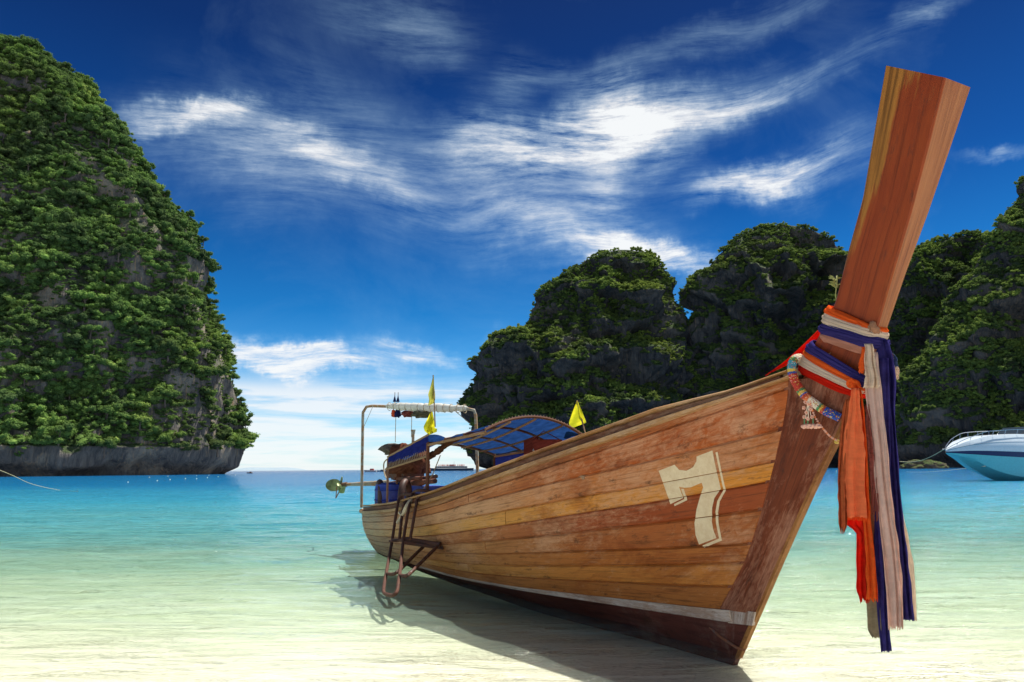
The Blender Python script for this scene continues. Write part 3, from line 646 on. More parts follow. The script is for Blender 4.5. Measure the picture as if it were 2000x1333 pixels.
def strip(name, mat, us, section, closed=True):
    """section(u) -> list of world points"""
    V, UVs = [], []; m = None
    for u in us:
        pts = section(u); m = len(pts)
        for j, p in enumerate(pts): V.append(p); UVs.append((u * 10, j * 0.06))
    Fc = []
    for i in range(len(us) - 1):
        for j in range(m if closed else m - 1):
            a, b = i * m + j, i * m + (j + 1) % m; Fc.append((a, b, b + m, a + m))
    if closed: Fc += [tuple(range(m))[::-1], tuple((len(us) - 1) * m + j for j in range(m))]
    bm = bmesh.new(); vs_ = [bm.verts.new(tuple(p)) for p in V]
    for f in Fc: 
        try: bm.faces.new([vs_[i] for i in f])
        except ValueError: pass
    bmesh.ops.recalc_face_normals(bm, faces=bm.faces); L = bm.loops.layers.uv.new('UVMap'); bm.verts.index_update()
    for f in bm.faces:
        for l in f.loops: l[L].uv = UVs[l.vert.index]
    me = bpy.data.meshes.new(name); bm.to_mesh(me); bm.free(); me.polygons.foreach_set('use_smooth', [True] * len(me.polygons)); me.set_sharp_from_angle(angle=R(35))
    return bpart(link(name, me, mat))
US = np.linspace(0, 1, 64)
# bottom (below the boot stripe): from the stripe to the keel, port and starboard in one shell
def sb(s): return float(f_bl(s))
def bottom_sec(s):
    fr = float(f_front(0.2)); zk = -0.20 if s < -1.0 else -0.20 + 0.13 * min(1, (s + 1.0) / 1.0)
    zl = float(f_zl(s)); bl = sb(s)
    wat = float(np.interp(s, [-9, -7.3, -6.2, -5.2, -4.1, -2.7, -2, -1.3, -.5, .0, .4], [.25, .50, .56, .54, .42, .29, .19, .12, .085, .06, .03]))
    wat = min(wat, bl - .012)
    q = [(bl + .004, zl - .012), (wat + (bl - wat) * .45, zl * .42), (wat, 0.0), (wat * .45 + .0, zk * .75), (0.02, zk - .02)]
    pts = [BW(s, n, z) for n, z in q] + [BW(s, -n, z) for n, z in q[::-1]]
    return pts
def bottom_stations():
    out = []
    for s in np.linspace(-8.4, 0.0, 46): out.append(bottom_sec(s))
    for w in (0.35, 0.7, 1.0):                       # close onto the raked stem
        pts = []
        base_ = bottom_sec(0.0)
        for j in range(10):
            jj = j if j < 5 else 9 - j; z = [0.335 + .035 * w, .17, .01, -.05, -.085][jj]
            sf = float(f_front(z)); sN = 0.0 + (sf - 0.0) * w; nn = [.085, .068, .05, .035, .02][jj] * (1 - w) + .026 * w
            pts.append(BW(sN, nn if j < 5 else -nn, z))
        out.append(pts)
    return out
bst = bottom_stations()
strip('bottom', DARKRED, np.linspace(0, 1, len(bst)), lambda u: bst[int(round(u * (len(bst) - 1)))])
# white boot stripe along the top of the bottom
for side in (1, -1):
    def sec(u):
        s = -5.6 + u * 5.69; bl, zl = sb(s), float(f_zl(s)); hgt = .020 + .062 * max(0, (s + 3.2) / 3.2) ** 1.2
        return [BW(s, side * (bl + .012), zl + .010), BW(s, side * (bl - .002), zl + .010), BW(s, side * (bl - .022), zl - hgt), BW(s, side * (bl - .006), zl - hgt)]
    strip('boot_stripe', WHITEP, np.linspace(0, 1, 40), sec)
# stem board at the bow, between the plank ends and the leading edge
STEMW = mat_wood('stem_wood', (.115, .024, .009), (.18, .042, .014), (.42, .215, .14), 0.62, dark=(.05, .018, .012), rough=.45)
def stem_rows(zlo, zhi, nz):
    rows = []
    for z in np.linspace(zlo, zhi, nz):
        # back edge: intersection with plank ends
        vv = np.linspace(0, 1, 60); zz = [hull(1.0, np.interp(v, V_ST, range(10)), 0)[2] for v in vv]
        v = float(np.interp(-z, -np.array(zz), vv)); sbk = float(f_back(v)); nb = abs(float((hull(1.0, np.interp(v, V_ST, range(10)), 0) - BF) @ nv_))
        rows.append((z, sbk - .03, nb + .004, float(f_front(z)), .030 + .012 * z / 2))
    return rows
def stem_obj(name, mat, rows, lead=None):
    V, UVs = [], []
    for z, s0, n0, s1, n1 in rows:
        sm = (s0 + s1) / 2; nm = n0 + (n1 - n0) * .5 + .006
        for s, n, vq in ((s0, n0, 0), (sm, nm, .5), (s1, n1, 1), (s1, -n1, 1.15), (sm, -nm, .5), (s0, -n0, 0)):
            V.append(BW(s, n, z)); UVs.append((z * 1.2, vq * .38))
    m = 6; Fc = [(i * m + j, i * m + (j + 1) % m, (i + 1) * m + (j + 1) % m, (i + 1) * m + j) for i in range(len(rows) - 1) for j in range(m)]
    Fc += [tuple(range(m))[::-1], tuple((len(rows) - 1) * m + j for j in range(m))]
    o = mesh(name, V, Fc, mat, None, False, UVs); bm = bmesh.new(); bm.from_mesh(o.data); bmesh.ops.recalc_face_normals(bm, faces=bm.faces); bm.to_mesh(o.data); bm.free()
    return bpart(o)
rws = stem_rows(.36, 2.13, 26)
so = stem_obj('stem', STEMW, rws); tag(so, 'dark red-brown stem board with scraped paint')
# pale leading edge strip
edge_w = mat_wood('stem_edge_wood', (.25, .105, .032), (.36, .17, .055), (.17, .06, .025), 0.4)
def esec(z):
    s1 = float(f_front(z)); n1 = .032 + .012 * z / 2; return [BW(s1 - .012, n1, z), BW(s1 + .022, n1 - .012, z), BW(s1 + .022, -n1 + .012, z), BW(s1 - .012, -n1, z)]
zz_ = np.linspace(-.02, 2.15, 30); strip('stem_edge', edge_w, np.linspace(0, 1, 30), lambda u: esec(float(np.interp(u, np.linspace(0, 1, 30), zz_))))
# white band and foot of the stem
strip('stem_band', WHITEP, np.linspace(0, 1, 5), lambda u: [BW(.05 + (float(f_front(.40)) - .06) * u, .086 - .046 * u, .366 + .012 * u), BW(.05 + (float(f_front(.33)) - .06) * u, .092 - .050 * u, .258 + .012 * u), BW(.05 + (float(f_front(.33)) - .06) * u, .060 - .05 * u, .258 + .012 * u), BW(.05 + (float(f_front(.40)) - .06) * u, .060 - .05 * u, .366 + .012 * u)])
fm = MB(); fm.tube([P3((-.20, .105, .215)), P3((-.05, .10, .14)), P3((.09, .055, .075)), P3((.12, 0, .055)), P3((.09, -.055, .075))], .011, 6)
IRON = mat_rust('rusty_iron', (.10, .05, .035), (.20, .07, .03), .6)
bpart(fm, 'iron_strap', IRON)
# tall prow post
PROWW = mat_wood('prow_wood', (.225, .036, .008), (.28, .054, .011), (.31, .10, .034), 0.05, dark=(.10, .03, .015), gscale=.5, rough=.32, patch=(1.05, (.36, .15, .028)), gloss=.5)
def prow():
    # back edge and front edge of the starboard face, half thickness, from the deck to the top cut
    KEY = [((1566, 742), .115, (1652, 800), .042), ((1590, 672), .080, (1684, 715), .052), ((1612, 632), .066, (1703, 668), .055), ((1632, 586), .060, (1717, 628), .056),
           ((1653, 500), .072, (1745, 530), .068), ((1684, 388), .090, (1779, 415), .088), ((1707, 255), .112, (1814, 280), .112), ((1729, 128), .135, (1846, 152), .135)]
    KEY = [(onp(*a, n0), onp(*b, n1)) for a, n0, b, n1 in KEY]
    V, UVs = [], []; nr = 44; acc = 0; last = None
    for i in range(nr):
        q = i / (nr - 1) * (len(KEY) - 1); j = min(int(q), len(KEY) - 2); f = q - j
        A = np.array(KEY[j][0]) * (1 - f) + np.array(KEY[j + 1][0]) * f; B_ = np.array(KEY[j][1]) * (1 - f) + np.array(KEY[j + 1][1]) * f
        if last is not None: acc += float(np.linalg.norm((A + B_) / 2 - last))
        last = (A + B_) / 2; d = (B_ - A); w = float(np.linalg.norm((d[0], d[2]))); ux, uz = d[0] / w, d[2] / w
        nb, nf = A[1], B_[1]; tk = .018
        ring = ((A, nb - .008, 0, 0.), (A, nb, .012, .02), (B_, nf, -.012, .40), (B_, nf - .010, 0, .42), (B_, -nf + .010, 0, .60), (B_, -nf, -.012, .62), (A, -nb, .012, 1.), (A, -nb + .008, 0, 1.02))
        for Q, n, e, vq in ring: V.append(BW(Q[0] + ux * e, n, Q[2] + uz * e)); UVs.append((acc, vq))
    m = 8; Fc = [(i * m + j, i * m + (j + 1) % m, (i + 1) * m + (j + 1) % m, (i + 1) * m + j) for i in range(nr - 1) for j in range(m)]
    Fc += [tuple(range(m))[::-1], tuple((nr - 1) * m + j for j in range(m))]
    o = mesh('prow_post', V, Fc, PROWW, None, True, UVs); bm = bmesh.new(); bm.from_mesh(o.data); bmesh.ops.recalc_face_normals(bm, faces=bm.faces); bm.to_mesh(o.data); bm.free()
    o.data.set_sharp_from_angle(angle=R(28)); return bpart(o)
prow()
# breast hook and blocks between the rails and the post
mb = MB(); mb.raw([BW(*q) for q in ((.62, .20, 2.11), (1.32, .05, 2.33), (1.32, -.05, 2.33), (.62, -.20, 2.11), (.62, .20, 2.06), (1.32, .05, 2.26), (1.32, -.05, 2.26), (.62, -.20, 2.06))],
     [(0, 1, 2, 3), (7, 6, 5, 4), (0, 4, 5, 1), (1, 5, 6, 2), (2, 6, 7, 3), (3, 7, 4, 0)])
bpart(mb, 'breast_hook', RAILW, False)
# rails
def rail(name, du, dn0, dn1, dz0, dz1, mat, u0=0.0, u1=1.0):
    for side in (1, -1):
        def sec(u):
            s = -8.86 + (1.0 + 8.86) * (u0 + (u1 - u0) * u); b, z = float(f_b(s)), float(f_zs(s)); k = max(.5, min(1, (1.2 - s) / 1.5))
            return [BW(s, side * (b + dn0), z + dz0 * k), BW(s, side * (b + dn1), z + dz0 * k + .006), BW(s, side * (b + dn1), z + dz1 * k - .006), BW(s, side * (b + dn1 - .012), z + dz1 * k), BW(s, side * (b + dn0), z + dz1 * k)]
        strip(name, mat, np.linspace(0, 1, 56), sec)
rail('rub_rail', 0, .002, .045, -.012, .040, RAILW)
rail('wash_strake', 0, -.034, -.002, .030, .105, DARKW, .02, .985)
rail('cap_rail', 0, -.055, .022, .108, .142, RAILW, .02, .992)
# transom and stern cap
tv = []
for v in np.linspace(0, 1, 8):
    k = float(np.interp(v, V_SN, range(10))); a = hull(0.0, k, -.01, 1); b = hull(0.0, k, -.01, -1); tv.append((a, b))
mb = MB(); V = []
for a, b in tv: V += [a, b]
for a, b in tv: V += [a + hv * .04, b + hv * .04]
n2 = len(tv) * 2
Fs = [(2 * i, 2 * i + 1, 2 * i + 3, 2 * i + 2) for i in range(len(tv) - 1)] + [(n2 + 2 * i, n2 + 2 * i + 2, n2 + 2 * i + 3, n2 + 2 * i + 1) for i in range(len(tv) - 1)]
mb.raw(V, Fs); bpart(mb, 'transom', DARKW, False)
mb = MB(); arc_ = [P3((-8.86 - .13 * math.cos(q), .70 * math.sin(q), .735 + .0)) for q in np.linspace(-1.57, 1.57, 17)]
mb.tube(arc_, .045, 8); bpart(mb, 'stern_rim', RAILW)
mb = MB()
V = [BW(-8.86 - .13 * math.cos(q), .70 * math.sin(q), .735) for q in np.linspace(-1.57, 1.57, 17)] + [BW(-7.9, .74, .745), BW(-7.9, -.74, .745)][::1]
mb.raw(V + [v - np.array([0, 0, .04]) for v in V], [tuple(range(19))[::-1], tuple(range(19, 38))] + [(i, (i + 1) % 19, 19 + (i + 1) % 19, 19 + i) for i in range(19)])
bpart(mb, 'stern_deck', DECKW, False)
# floor boards, thwarts, ribs inside
for i in range(7):
    s0 = -7.9; mbx = MB(); n0 = -.60 + i * .20
    us = np.linspace(s0, -.9 - .22 * abs(i - 3), 14); pts = []
    for s in us:
        z = .28 + max(0, (s + 3) * .16); lim = max(.05, float(f_b(s)) * .70 - .10 * max(0, s + 4)); nA, nB = np.clip([n0 - .097, n0 + .097], -lim, lim)
        pts.append([BW(s, nA, z), BW(s, nB, z), BW(s, nB, z - .025), BW(s, nA, z - .025)])
    V = [p for q in pts for p in q]; Fs = [(i4 * 4 + j, i4 * 4 + (j + 1) % 4, i4 * 4 + 4 + (j + 1) % 4, i4 * 4 + 4 + j) for i4 in range(13) for j in range(4)]
    mbx.raw(V, Fs); bpart(mbx, 'floor_board', DECKW, False)
for s in (-6.4, -5.0, -3.7, -2.5, -1.3):
    b = float(f_b(s)) * .94; z = float(f_zs(s)) - .24; rot = Matrix.Rotation(HD, 3, 'Z'); mb = MB(); mb.box(P3((s, 0, z)), (2 * b, .24, .035), rot); bpart(mb, 'thwart', DECKW, False)
for s in np.arange(-8.2, .4, .62):
    for side in (1, -1):
        pts = []
        for v in np.linspace(.02, .98, 7):
            b, bl, z0, z1 = float(f_b(s)), float(f_bl(s)), float(f_zs(s)), float(f_zl(s)); bul = 4 * v * (1 - v) * .06 * min(1, max(0, (1 - s) / 2.5)) * min(1, (b - .1) / .5)
            pts.append(P3((s, side * (b + (bl - b) * v + bul - .045), z0 + (z1 - z0) * v)))
        mb = MB(); mb.tube(pts, .022, 5); bpart(mb, 'rib', DARKW)
# foredeck behind the prow
mb = MB(); V = []
ssd = np.linspace(-.5, .95, 10)
for s in ssd: V += [BW(s, f_b(s) * .92, float(f_zs(s)) + .0), BW(s, -f_b(s) * .92, float(f_zs(s)))]
mb.raw(V + [v - np.array([0, 0, .03]) for v in V], [(2 * i, 2 * i + 1, 2 * i + 3, 2 * i + 2) for i in range(9)] + [(20 + 2 * i, 20 + 2 * i + 2, 20 + 2 * i + 3, 20 + 2 * i + 1) for i in range(9)] + [(0, 20, 21, 1)])
bpart(mb, 'foredeck', DECKW, False)

# ------------------------------------------------------------------ painted numeral on the planks
CREAM, t = new_mat('cream_paint'); tcn = t.add('ShaderNodeTexCoord'); nn_ = t.noise(tcn.outputs['Object'], 14, 5, .7); n3_ = t.noise(tcn.outputs['Object'], 60, 3, .7)
cc = t.mix(t.maprange(nn_, .35, .7), (.74, .60, .38), (.62, .46, .27)); cc = t.mix(t.maprange(n3_, .66, .74, 0, .7), cc, (.30, .14, .06))
t.link(principled(t, cc, .6, t.bump(n3_, .2, .003)), t.out.inputs[0])
SEV = [(1287, 920), (1318, 908), (1327, 918), (1341, 920), (1354, 913), (1361, 901), (1361, 892), (1392, 880), (1397, 906), (1403, 932), (1408.5, 955), (1396, 973), (1391.5, 992), (1391, 1019), (1394, 1036), (1400, 1051), (1366, 1064), (1359, 1045), (1357, 1022), (1361, 995), (1368, 970), (1374, 952), (1371, 943), (1350, 952), (1338, 953), (1327, 951), (1335, 973), (1310, 985), (1298, 950)]
SH1 = [(1398, 884), (1402, 883), (1409, 917), (1418, 958), (1406.5, 980), (1403, 1002), (1404, 1022), (1410.5, 1056), (1376, 1070), (1372, 1066), (1405, 1052), (1399, 1022), (1398, 1000), (1401.5, 979), (1413.5, 957), (1405, 917)]
SH2 = [(1331, 955), (1336, 955), (1343, 977), (1318, 989), (1317, 985), (1337, 975)]
def to_hull(px, py):
    u, k = .86, 4.0; best = (1e9, u, k)
    for it in range(160):
        q = proj(hull(u, k, .0)); e = np.array([px, py]) - q; er = float(abs(e).max())
        if er < best[0]: best = (er, u, k)
        if er < .03: break
        du = (proj(hull(u + 1e-4, k, 0)) - q) / 1e-4; dk = (proj(hull(u, k + .05, 0)) - proj(hull(u, k - .05, 0))) / .1
        d = np.linalg.solve(np.stack([du, dk], 1), e) * (.8 if it < 30 else .45); u += float(np.clip(d[0], -.05, .05)); k += float(np.clip(d[1], -.6, .6)); k = min(max(k, .06), 8.94); u = min(u, 1.03)
    return best[1], best[2]
from mathutils.geometry import tessellate_polygon
bm = bmesh.new()
for poly in (SEV, SH1, SH2):
    vs_ = []
    for i in range(len(poly)):
        a, b = np.array(poly[i], float), np.array(poly[(i + 1) % len(poly)], float); n_ = max(1, int(np.linalg.norm(b - a) / 9))
        for j in range(n_):
            p = a + (b - a) * j / n_; u, k = to_hull(*p); vs_.append(bm.verts.new((u * 60, k, 0)))
    for tri in tessellate_polygon([[v.co.copy() for v in vs_]]): bm.faces.new([vs_[i] for i in tri])
for k in np.arange(1, 9):
    for d_ in (-.016, .016):
        bmesh.ops.bisect_plane(bm, geom=bm.verts[:] + bm.edges[:] + bm.faces[:], plane_co=(0, k + d_, 0), plane_no=(0, 1, 0))
for k in np.arange(.5, 9, 1): bmesh.ops.bisect_plane(bm, geom=bm.verts[:] + bm.edges[:] + bm.faces[:], plane_co=(0, k, 0), plane_no=(0, 1, 0))
for x_ in np.arange(44, 60, .5): bmesh.ops.bisect_plane(bm, geom=bm.verts[:] + bm.edges[:] + bm.faces[:], plane_co=(x_, 0, 0), plane_no=(1, 0, 0))
kill = [f for f in bm.faces if abs(f.calc_center_median().y - round(f.calc_center_median().y)) < .016]
bmesh.ops.delete(bm, geom=kill, context='FACES')
for v in bm.verts: v.co = Vector(hull(v.co.x / 60, v.co.y, .0035 if abs(v.co.y - round(v.co.y)) > .06 else .001))
me = bpy.data.meshes.new('painted_numeral'); bm.to_mesh(me); bm.free()
o = bpart(link('painted_numeral', me, CREAM)); tag(o, 'cream painted figure 7 with an offset shadow line')

# rows of nail heads where the planks meet the ribs
mb = MB(); rn = random.Random(12)
for side in (1, -1):
    for k in range(NSTR):
        for u in np.arange(.03, .985, .052):
            for kk in (.22, .78):
                if rn.random() < .25: continue
                uu = u + rn.uniform(-.002, .002); c = hull(uu, k + kk, .002, side); e1 = hull(uu + .0006, k + kk, .002, side) - c; e1 /= np.linalg.norm(e1); e2 = hull(uu, k + kk + .05, .002, side) - c; e2 /= np.linalg.norm(e2); r_ = .0052
                mb.raw([c + r_ * (e1 * math.cos(a) + e2 * math.sin(a)) for a in np.linspace(0, 2 * math.pi, 7)[:-1]], [(0, 1, 2, 3, 4, 5)])
o = bpart(mb, 'nail_heads', IRON, False); o['kind'] = 'stuff'
# ------------------------------------------------------------------ gear fixed to the boat: awning frame, canopies
STEEL = mat_rust('galvanised_tube', (.30, .29, .24), (.30, .17, .08), .35)
WOODP = mat_wood('pole_wood', (.22, .12, .06), (.34, .20, .10), (.4, .3, .2), .3)
ROPEM = mat_plain('old_rope', (.36, .28, .18), .9, sc=20)
BLUE = mat_cloth('blue_tarpaulin', (.014, .048, .17), .3, .45); NAVY = mat_cloth('navy_skirt_cloth', (.020, .028, .17), .2, .2)
WHITEC = mat_cloth('white_canvas', (.80, .80, .76), .08, .4)
mb = MB()
LB = onp(706, 992, .72); LT = onp(709, 806, .72); LT2 = (LT[0] + .10, .66, LT[2] + .115); 
RB = onp(936, 960, -.62); RT = onp(929, 812, -.62)
pts = [P3(LB), P3((LT[0], LT[1], LT[2] - .1)), P3(LT), P3((LT[0] + .02, LT[1] - .06, LT[2] + .11)), P3((LT[0] + .06, LT[1] - .16, LT[2] + .125))]
pts += [P3((RT[0] - .05, RT[1] + .14, RT[2] + .115)), P3((RT[0], RT[1] + .03, RT[2] + .09)), P3(RT), P3((RB[0], RB[1], RB[2] - .5))]
mb.tube(pts[:5] + pts[5:], .028, 8); bpart(mb, 'awning_frame', STEEL)
mb = MB()
for a, b in ((onp(728, 795, .6), onp(708, 840, .72)), (onp(885, 800, -.3), onp(918, 828, -.5))): mb = MB(); mb.tube([P3(a), P3(b)], .006, 4); bpart(mb, 'guy_line', ROPEM)
T0, T1 = pts[4], pts[5]; bar = lambda q: T0 + (T1 - T0) * q
# rolled white awning on the bar
def bundle(name, q0, q1, r0, mat, seed, squash=.75, drop=0.0, label=None, n=26, parent=None):
    rg = random.Random(seed); mb = MB(); pp = []; rr = []
    for i in range(n):
        f = i / (n - 1); c = bar(q0 + (q1 - q0) * f) + Vector((0, rg.uniform(-.01, .01), -drop * math.sin(math.pi * f) + rg.uniform(-.006, .012)))
        pp.append(c); rr.append(r0 * (0.55 + .45 * math.sin(math.pi * min(1, max(0, f * 1.0 + .02))) ** .5) * rg.uniform(.86, 1.12))
    mb.tube(pp, rr, 10); o = mb.build(name, mat); 
    if label: tag(o, label)
    return o
def uvobj(o, sc=2.0):
    me = o.data
    if not me.uv_layers: me.uv_layers.new(name='UVMap')
    L = me.uv_layers[0].data
    for l in me.loops: c = me.vertices[l.vertex_index].co; L[l.index].uv = ((c.x + c.y * .4) * sc, (c.z + .3 * c.y) * sc)
    return o
o = uvobj(bpart(bundle('rolled_awning', .18, 1.0, .074, WHITEC, 3)))
mb = MB()
for i in range(13):
    c = bar(.20 + .065 * i); ax = (T1 - T0).normalized(); up_ = Vector((0, 0, 1)); w_ = ax.cross(up_).normalized()
    mb.tube([c + (up_ * math.cos(a) + w_ * math.sin(a)) * .076 + ax * (.02 * math.sin(a)) for a in np.linspace(0, 6.28, 13)[:-1]], .006, 4, closed=True)
bpart(mb, 'lashing', ROPEM)

# forward canopy: posts, bowed ribs and blue tarpaulin seen from below
CNR = [np.array(onp(836, 866, .82)), np.array(onp(948, 840, .82)), np.array(onp(966, 889, -.86)), np.array(onp(1147, 858, -.86))]
SA, SF_ = 0.0, 1.0
def canopy(f, n):                       # f 0 aft .. 1 forward
    q = (n + .84) / 1.66; c = (CNR[0] * (1 - f) + CNR[1] * f) * q + (CNR[2] * (1 - f) + CNR[3] * f) * (1 - q); return P3((c[0], c[1], c[2] + (.05 + .17 * f) * 4 * q * (1 - q)))
def canopy_sheet(name, s0, s1, n0, n1, mat, ns=12, nn=16, sag=.015):
    V, UVs = [], []
    for i in range(ns + 1):
        for j in range(nn + 1):
            s = s0 + (s1 - s0) * i / ns; n = n0 + (n1 - n0) * j / nn; p = canopy(s, n) + Vector((0, 0, .02 - sag * math.sin(math.pi * ((i / ns * 4) % 1))))
            V.append(p); UVs.append((s * 2, n))
    m = nn + 1; Fc = [(i * m + j, i * m + j + 1, (i + 1) * m + j + 1, (i + 1) * m + j) for i in range(ns) for j in range(nn)]
    return bpart(mesh(name, V, Fc, mat, None, True, UVs))
CAN = canopy_sheet('canopy_cloth', SA, SF_, -.84, .82, BLUE)
for s in np.linspace(SA, SF_, 4):
    mb = MB(); mb.tube([canopy(s, n) for n in np.linspace(-.84, .82, 17)], .020, 6); bpart(mb, 'canopy_rib', DARKW, parent=CAN)
for n in (-.84, -.40, .05, .45, .82):
    mb = MB(); mb.tube([canopy(s, n) - Vector((0, 0, .028 + (.05 * math.sin(math.pi * s) if abs(n) < .6 else 0))) for s in np.linspace(SA, SF_, 12)], .015 if abs(n) < .6 else .020, 6); bpart(mb, 'canopy_batten', WOODP, parent=CAN)
for s, n, zb in ((SA, .82, .85), (SA, -.84, .85), (SF_, -.84, 1.15)):
    mb = MB(); t_ = canopy(s, n); b_ = Vector((t_.x, t_.y, zb)); mb.tube([b_, t_], .026, 7); bpart(mb, 'canopy_post', DARKW)
# edge lashings hang in small loops
mb = MB()
for i in range(34):
    s = SF_; n = -.84 + 1.66 * i / 33; c = canopy(s, n); mb.tube([c + Vector((0, 0, .03)), c + Vector((.008, -.012, 0)), c + Vector((0, 0, -.022)), c + Vector((-.008, .012, 0))], .003, 4, closed=True)
bpart(mb, 'edge_lashing', ROPEM, parent=CAN)
def skirt(name, f, ns, nz, mat, ruffle=.012):
    V, UVs = [], []
    for i in range(ns + 1):
        a, b = f(i / ns); a, b = Vector(a), Vector(b)
        for j in range(nz + 1):
            q = j / nz; V.append(a + (b - a) * q + Vector(nv_) * (ruffle * math.sin(i * 1.3 + j * .5))); UVs.append((i / ns * 2.4, q * .3))
    m = nz + 1; Fc = [(i * m + j, i * m + j + 1, (i + 1) * m + j + 1, (i + 1) * m + j) for i in range(ns) for j in range(nz)]
    return bpart(mesh(name, V, Fc, mat, None, True, UVs))
skirt('side_curtain', lambda q: (canopy(q, -.85), canopy(q, -.85) - Vector((0, 0, .26 - .16 * q))), 30, 5, NAVY)
mb = MB(); mb.tube([canopy(q, -.85) - Vector((0, 0, .31 - .16 * q)) for q in np.linspace(0, 1, 12)], .012, 5)
for i in range(30):
    q = i / 29; c = canopy(q, -.85) - Vector((0, 0, .26 - .16 * q)); mb.tube([c + Vector((0, 0, .02)), c - Vector((0, 0, .055))], .004, 3)
bpart(mb, 'curtain_lacing', ROPEM)
# stern awning with the laced navy skirt
a0, a1 = onp(757, 893, .80), onp(836, 850, .82); b0, b1 = onp(757, 910, .80), onp(836, 884, .82)
lerp = lambda p, q, f: P3(tuple(np.array(p) * (1 - f) + np.array(q) * f))
skirt('stern_curtain', lambda q: (lerp(a0, a1, q), lerp(b0, b1, q) + Vector((0, 0, .03))), 22, 6, NAVY, .008)
mb = MB(); mb.tube([lerp(b0, b1, q) - Vector((0, 0, .05)) for q in np.linspace(-.05, 1, 8)], .018, 6); mb.tube([lerp(a0, a1, q) for q in (0, 1)], .016, 6); bpart(mb, 'stern_pole', WOODP)
mb = MB()
for i in range(26):
    q = i / 25; mb.tube([lerp(b0, b1, q) + Vector((0, 0, .05)), lerp(b0, b1, min(1, q + .03)) - Vector((0, 0, .055))], .006, 3)
bpart(mb, 'stern_lacing', ROPEM)
V = []; 
for q in np.linspace(0, 1, 9):
    A_ = lerp(a0, a1, q); 
    for w in np.linspace(0, 1, 7): V.append(A_ - Vector(nv_) * (.30 * w) + Vector((0, 0, .03 * math.sin(math.pi * w) - .05 * w)))
SAW = uvobj(bpart(mesh('stern_awning', V, [(i * 7 + j, i * 7 + j + 1, (i + 1) * 7 + j + 1, (i + 1) * 7 + j) for i in range(8) for j in range(6)], BLUE, None, True)))
for px, py0, py1, n in ((758, 896, 985, .80), (776, 900, 975, .3)):
    a_, b_ = onp(px, py0, n), onp(px, py1, n); mb = MB(); mb.tube([P3(a_), P3((a_[0], n, .80))], .020, 6); bpart(mb, 'awning_post', DARKW)
mb = MB(); mb.tube(spline([P3(onp(760, 894, .8)), P3(onp(750, 905, .8)), P3(onp(751, 925, .8)), P3(onp(757, 938, .8))], 5), .012, 5); bpart(mb, 'hose_loop', ROPEM)
# rolled brown side cloth under the canopy
BROWNC = mat_cloth('brown_canvas', (.10, .045, .025), .3, .1)
rg = random.Random(5); pp = spline([P3(onp(832, 895, .78)), P3(onp(852, 884, .70)), P3(onp(873, 868, .60)), P3(onp(897, 853, .5))], 7)
mb = MB(); mb.tube(pp, [.045 * rg.uniform(.75, 1.2) for _ in pp], 8); uvobj(bpart(mb, 'rolled_side_cloth', BROWNC))

# ------------------------------------------------------------------ engine with its long propeller shaft
ENG = mat_rust('engine_grime', (.055, .035, .028), (.17, .06, .03), .6); ENG2 = mat_rust('engine_green_paint', (.10, .11, .06), (.14, .06, .03), .3); TARP = mat_cloth('brown_tarp', (.13, .05, .03), .35, .05)
eng = empty('longtail_engine', tuple(P3((-7.2, .1, .9)))); tag(eng, 'rusty longtail engine with brown tarp and long propeller shaft at the boat stern', 'engine')
EI = Matrix.Translation(-Vector(eng.location))
def epart(mb, name, mat, parent=None, smooth=True):
    o = mb.build(name, mat, None, smooth); o.data.transform(EI); o.parent = parent or eng; return uvobj(o)
EC = lambda px, py, n=.1: P3(onp(px, py, n))
rotH = Matrix.Rotation(HD - math.pi / 2, 3, 'Z')                     # x axis along the boat
mb = MB(); c = EC(797, 918)
for k_ in range(9): mb.box(c + Vector((rnd.uniform(-.22, .22), rnd.uniform(-.08, .08), rnd.uniform(-.13, .16))), (rnd.uniform(.12, .34), rnd.uniform(.15, .35), rnd.uniform(.10, .24)), rotH)
mb.box(EC(797, 930), (.62, .36, .16), rotH); mb.tube([EC(760, 925, .28), EC(775, 925, .28)], .09, 10); mb.tube([EC(775, 935, .3), EC(822, 935, .3)], .035, 8)
block = epart(mb, 'engine_block', ENG, None, False)
mb = MB(); mb.tube([EC(806, 900), EC(807, 845)], .026, 8); mb.tube([EC(807, 848), EC(807, 840)], [.030, .045], 8); epart(mb, 'exhaust_pipe', STEEL)
# loose tarp thrown over the block
bm = bmesh.new(); bmesh.ops.create_icosphere(bm, subdivisions=4, radius=1)
pv = np.array([v.co[:] for v in bm.verts]); k3 = fbm(pv * 2.3, 4, 61)
for v, kk in zip(bm.verts, k3):
    q = v.co.copy(); q = Vector((q.x * .46, q.y * .36, q.z * .36)) * (1 + .26 * float(kk)); 
    if q.z < -.16: q.z = -.16
    v.co = rotH @ q + EC(800, 908)
me = bpy.data.meshes.new('engine_tarp'); bm.to_mesh(me); bm.free(); me.polygons.foreach_set('use_smooth', [True] * len(me.polygons)); o = link('engine_tarp', me, TARP); o.data.transform(EI); o.parent = eng; uvobj(o, 3)
bm = bmesh.new(); bmesh.ops.create_icosphere(bm, subdivisions=3, radius=1); pv = np.array([v.co[:] for v in bm.verts]); k3 = fbm(pv * 2.6, 3, 67)
for v, kk in zip(bm.verts, k3): q = Vector((v.co.x * .34, v.co.y * .22, v.co.z * .10)) * (1 + .35 * float(kk)); v.co = rotH @ q + EC(770, 878, .3)
me = bpy.data.meshes.new('folded_tarp'); bm.to_mesh(me); bm.free(); me.polygons.foreach_set('use_smooth', [True] * len(me.polygons)); o = link('bundled_sheet', me, mat_cloth('grey_sheet', (.16, .13, .11), .4, .1)); uvobj(o, 3)
tag(o, 'crumpled grey-brown sheet bundled on top of the blue stern awning', 'sheet')
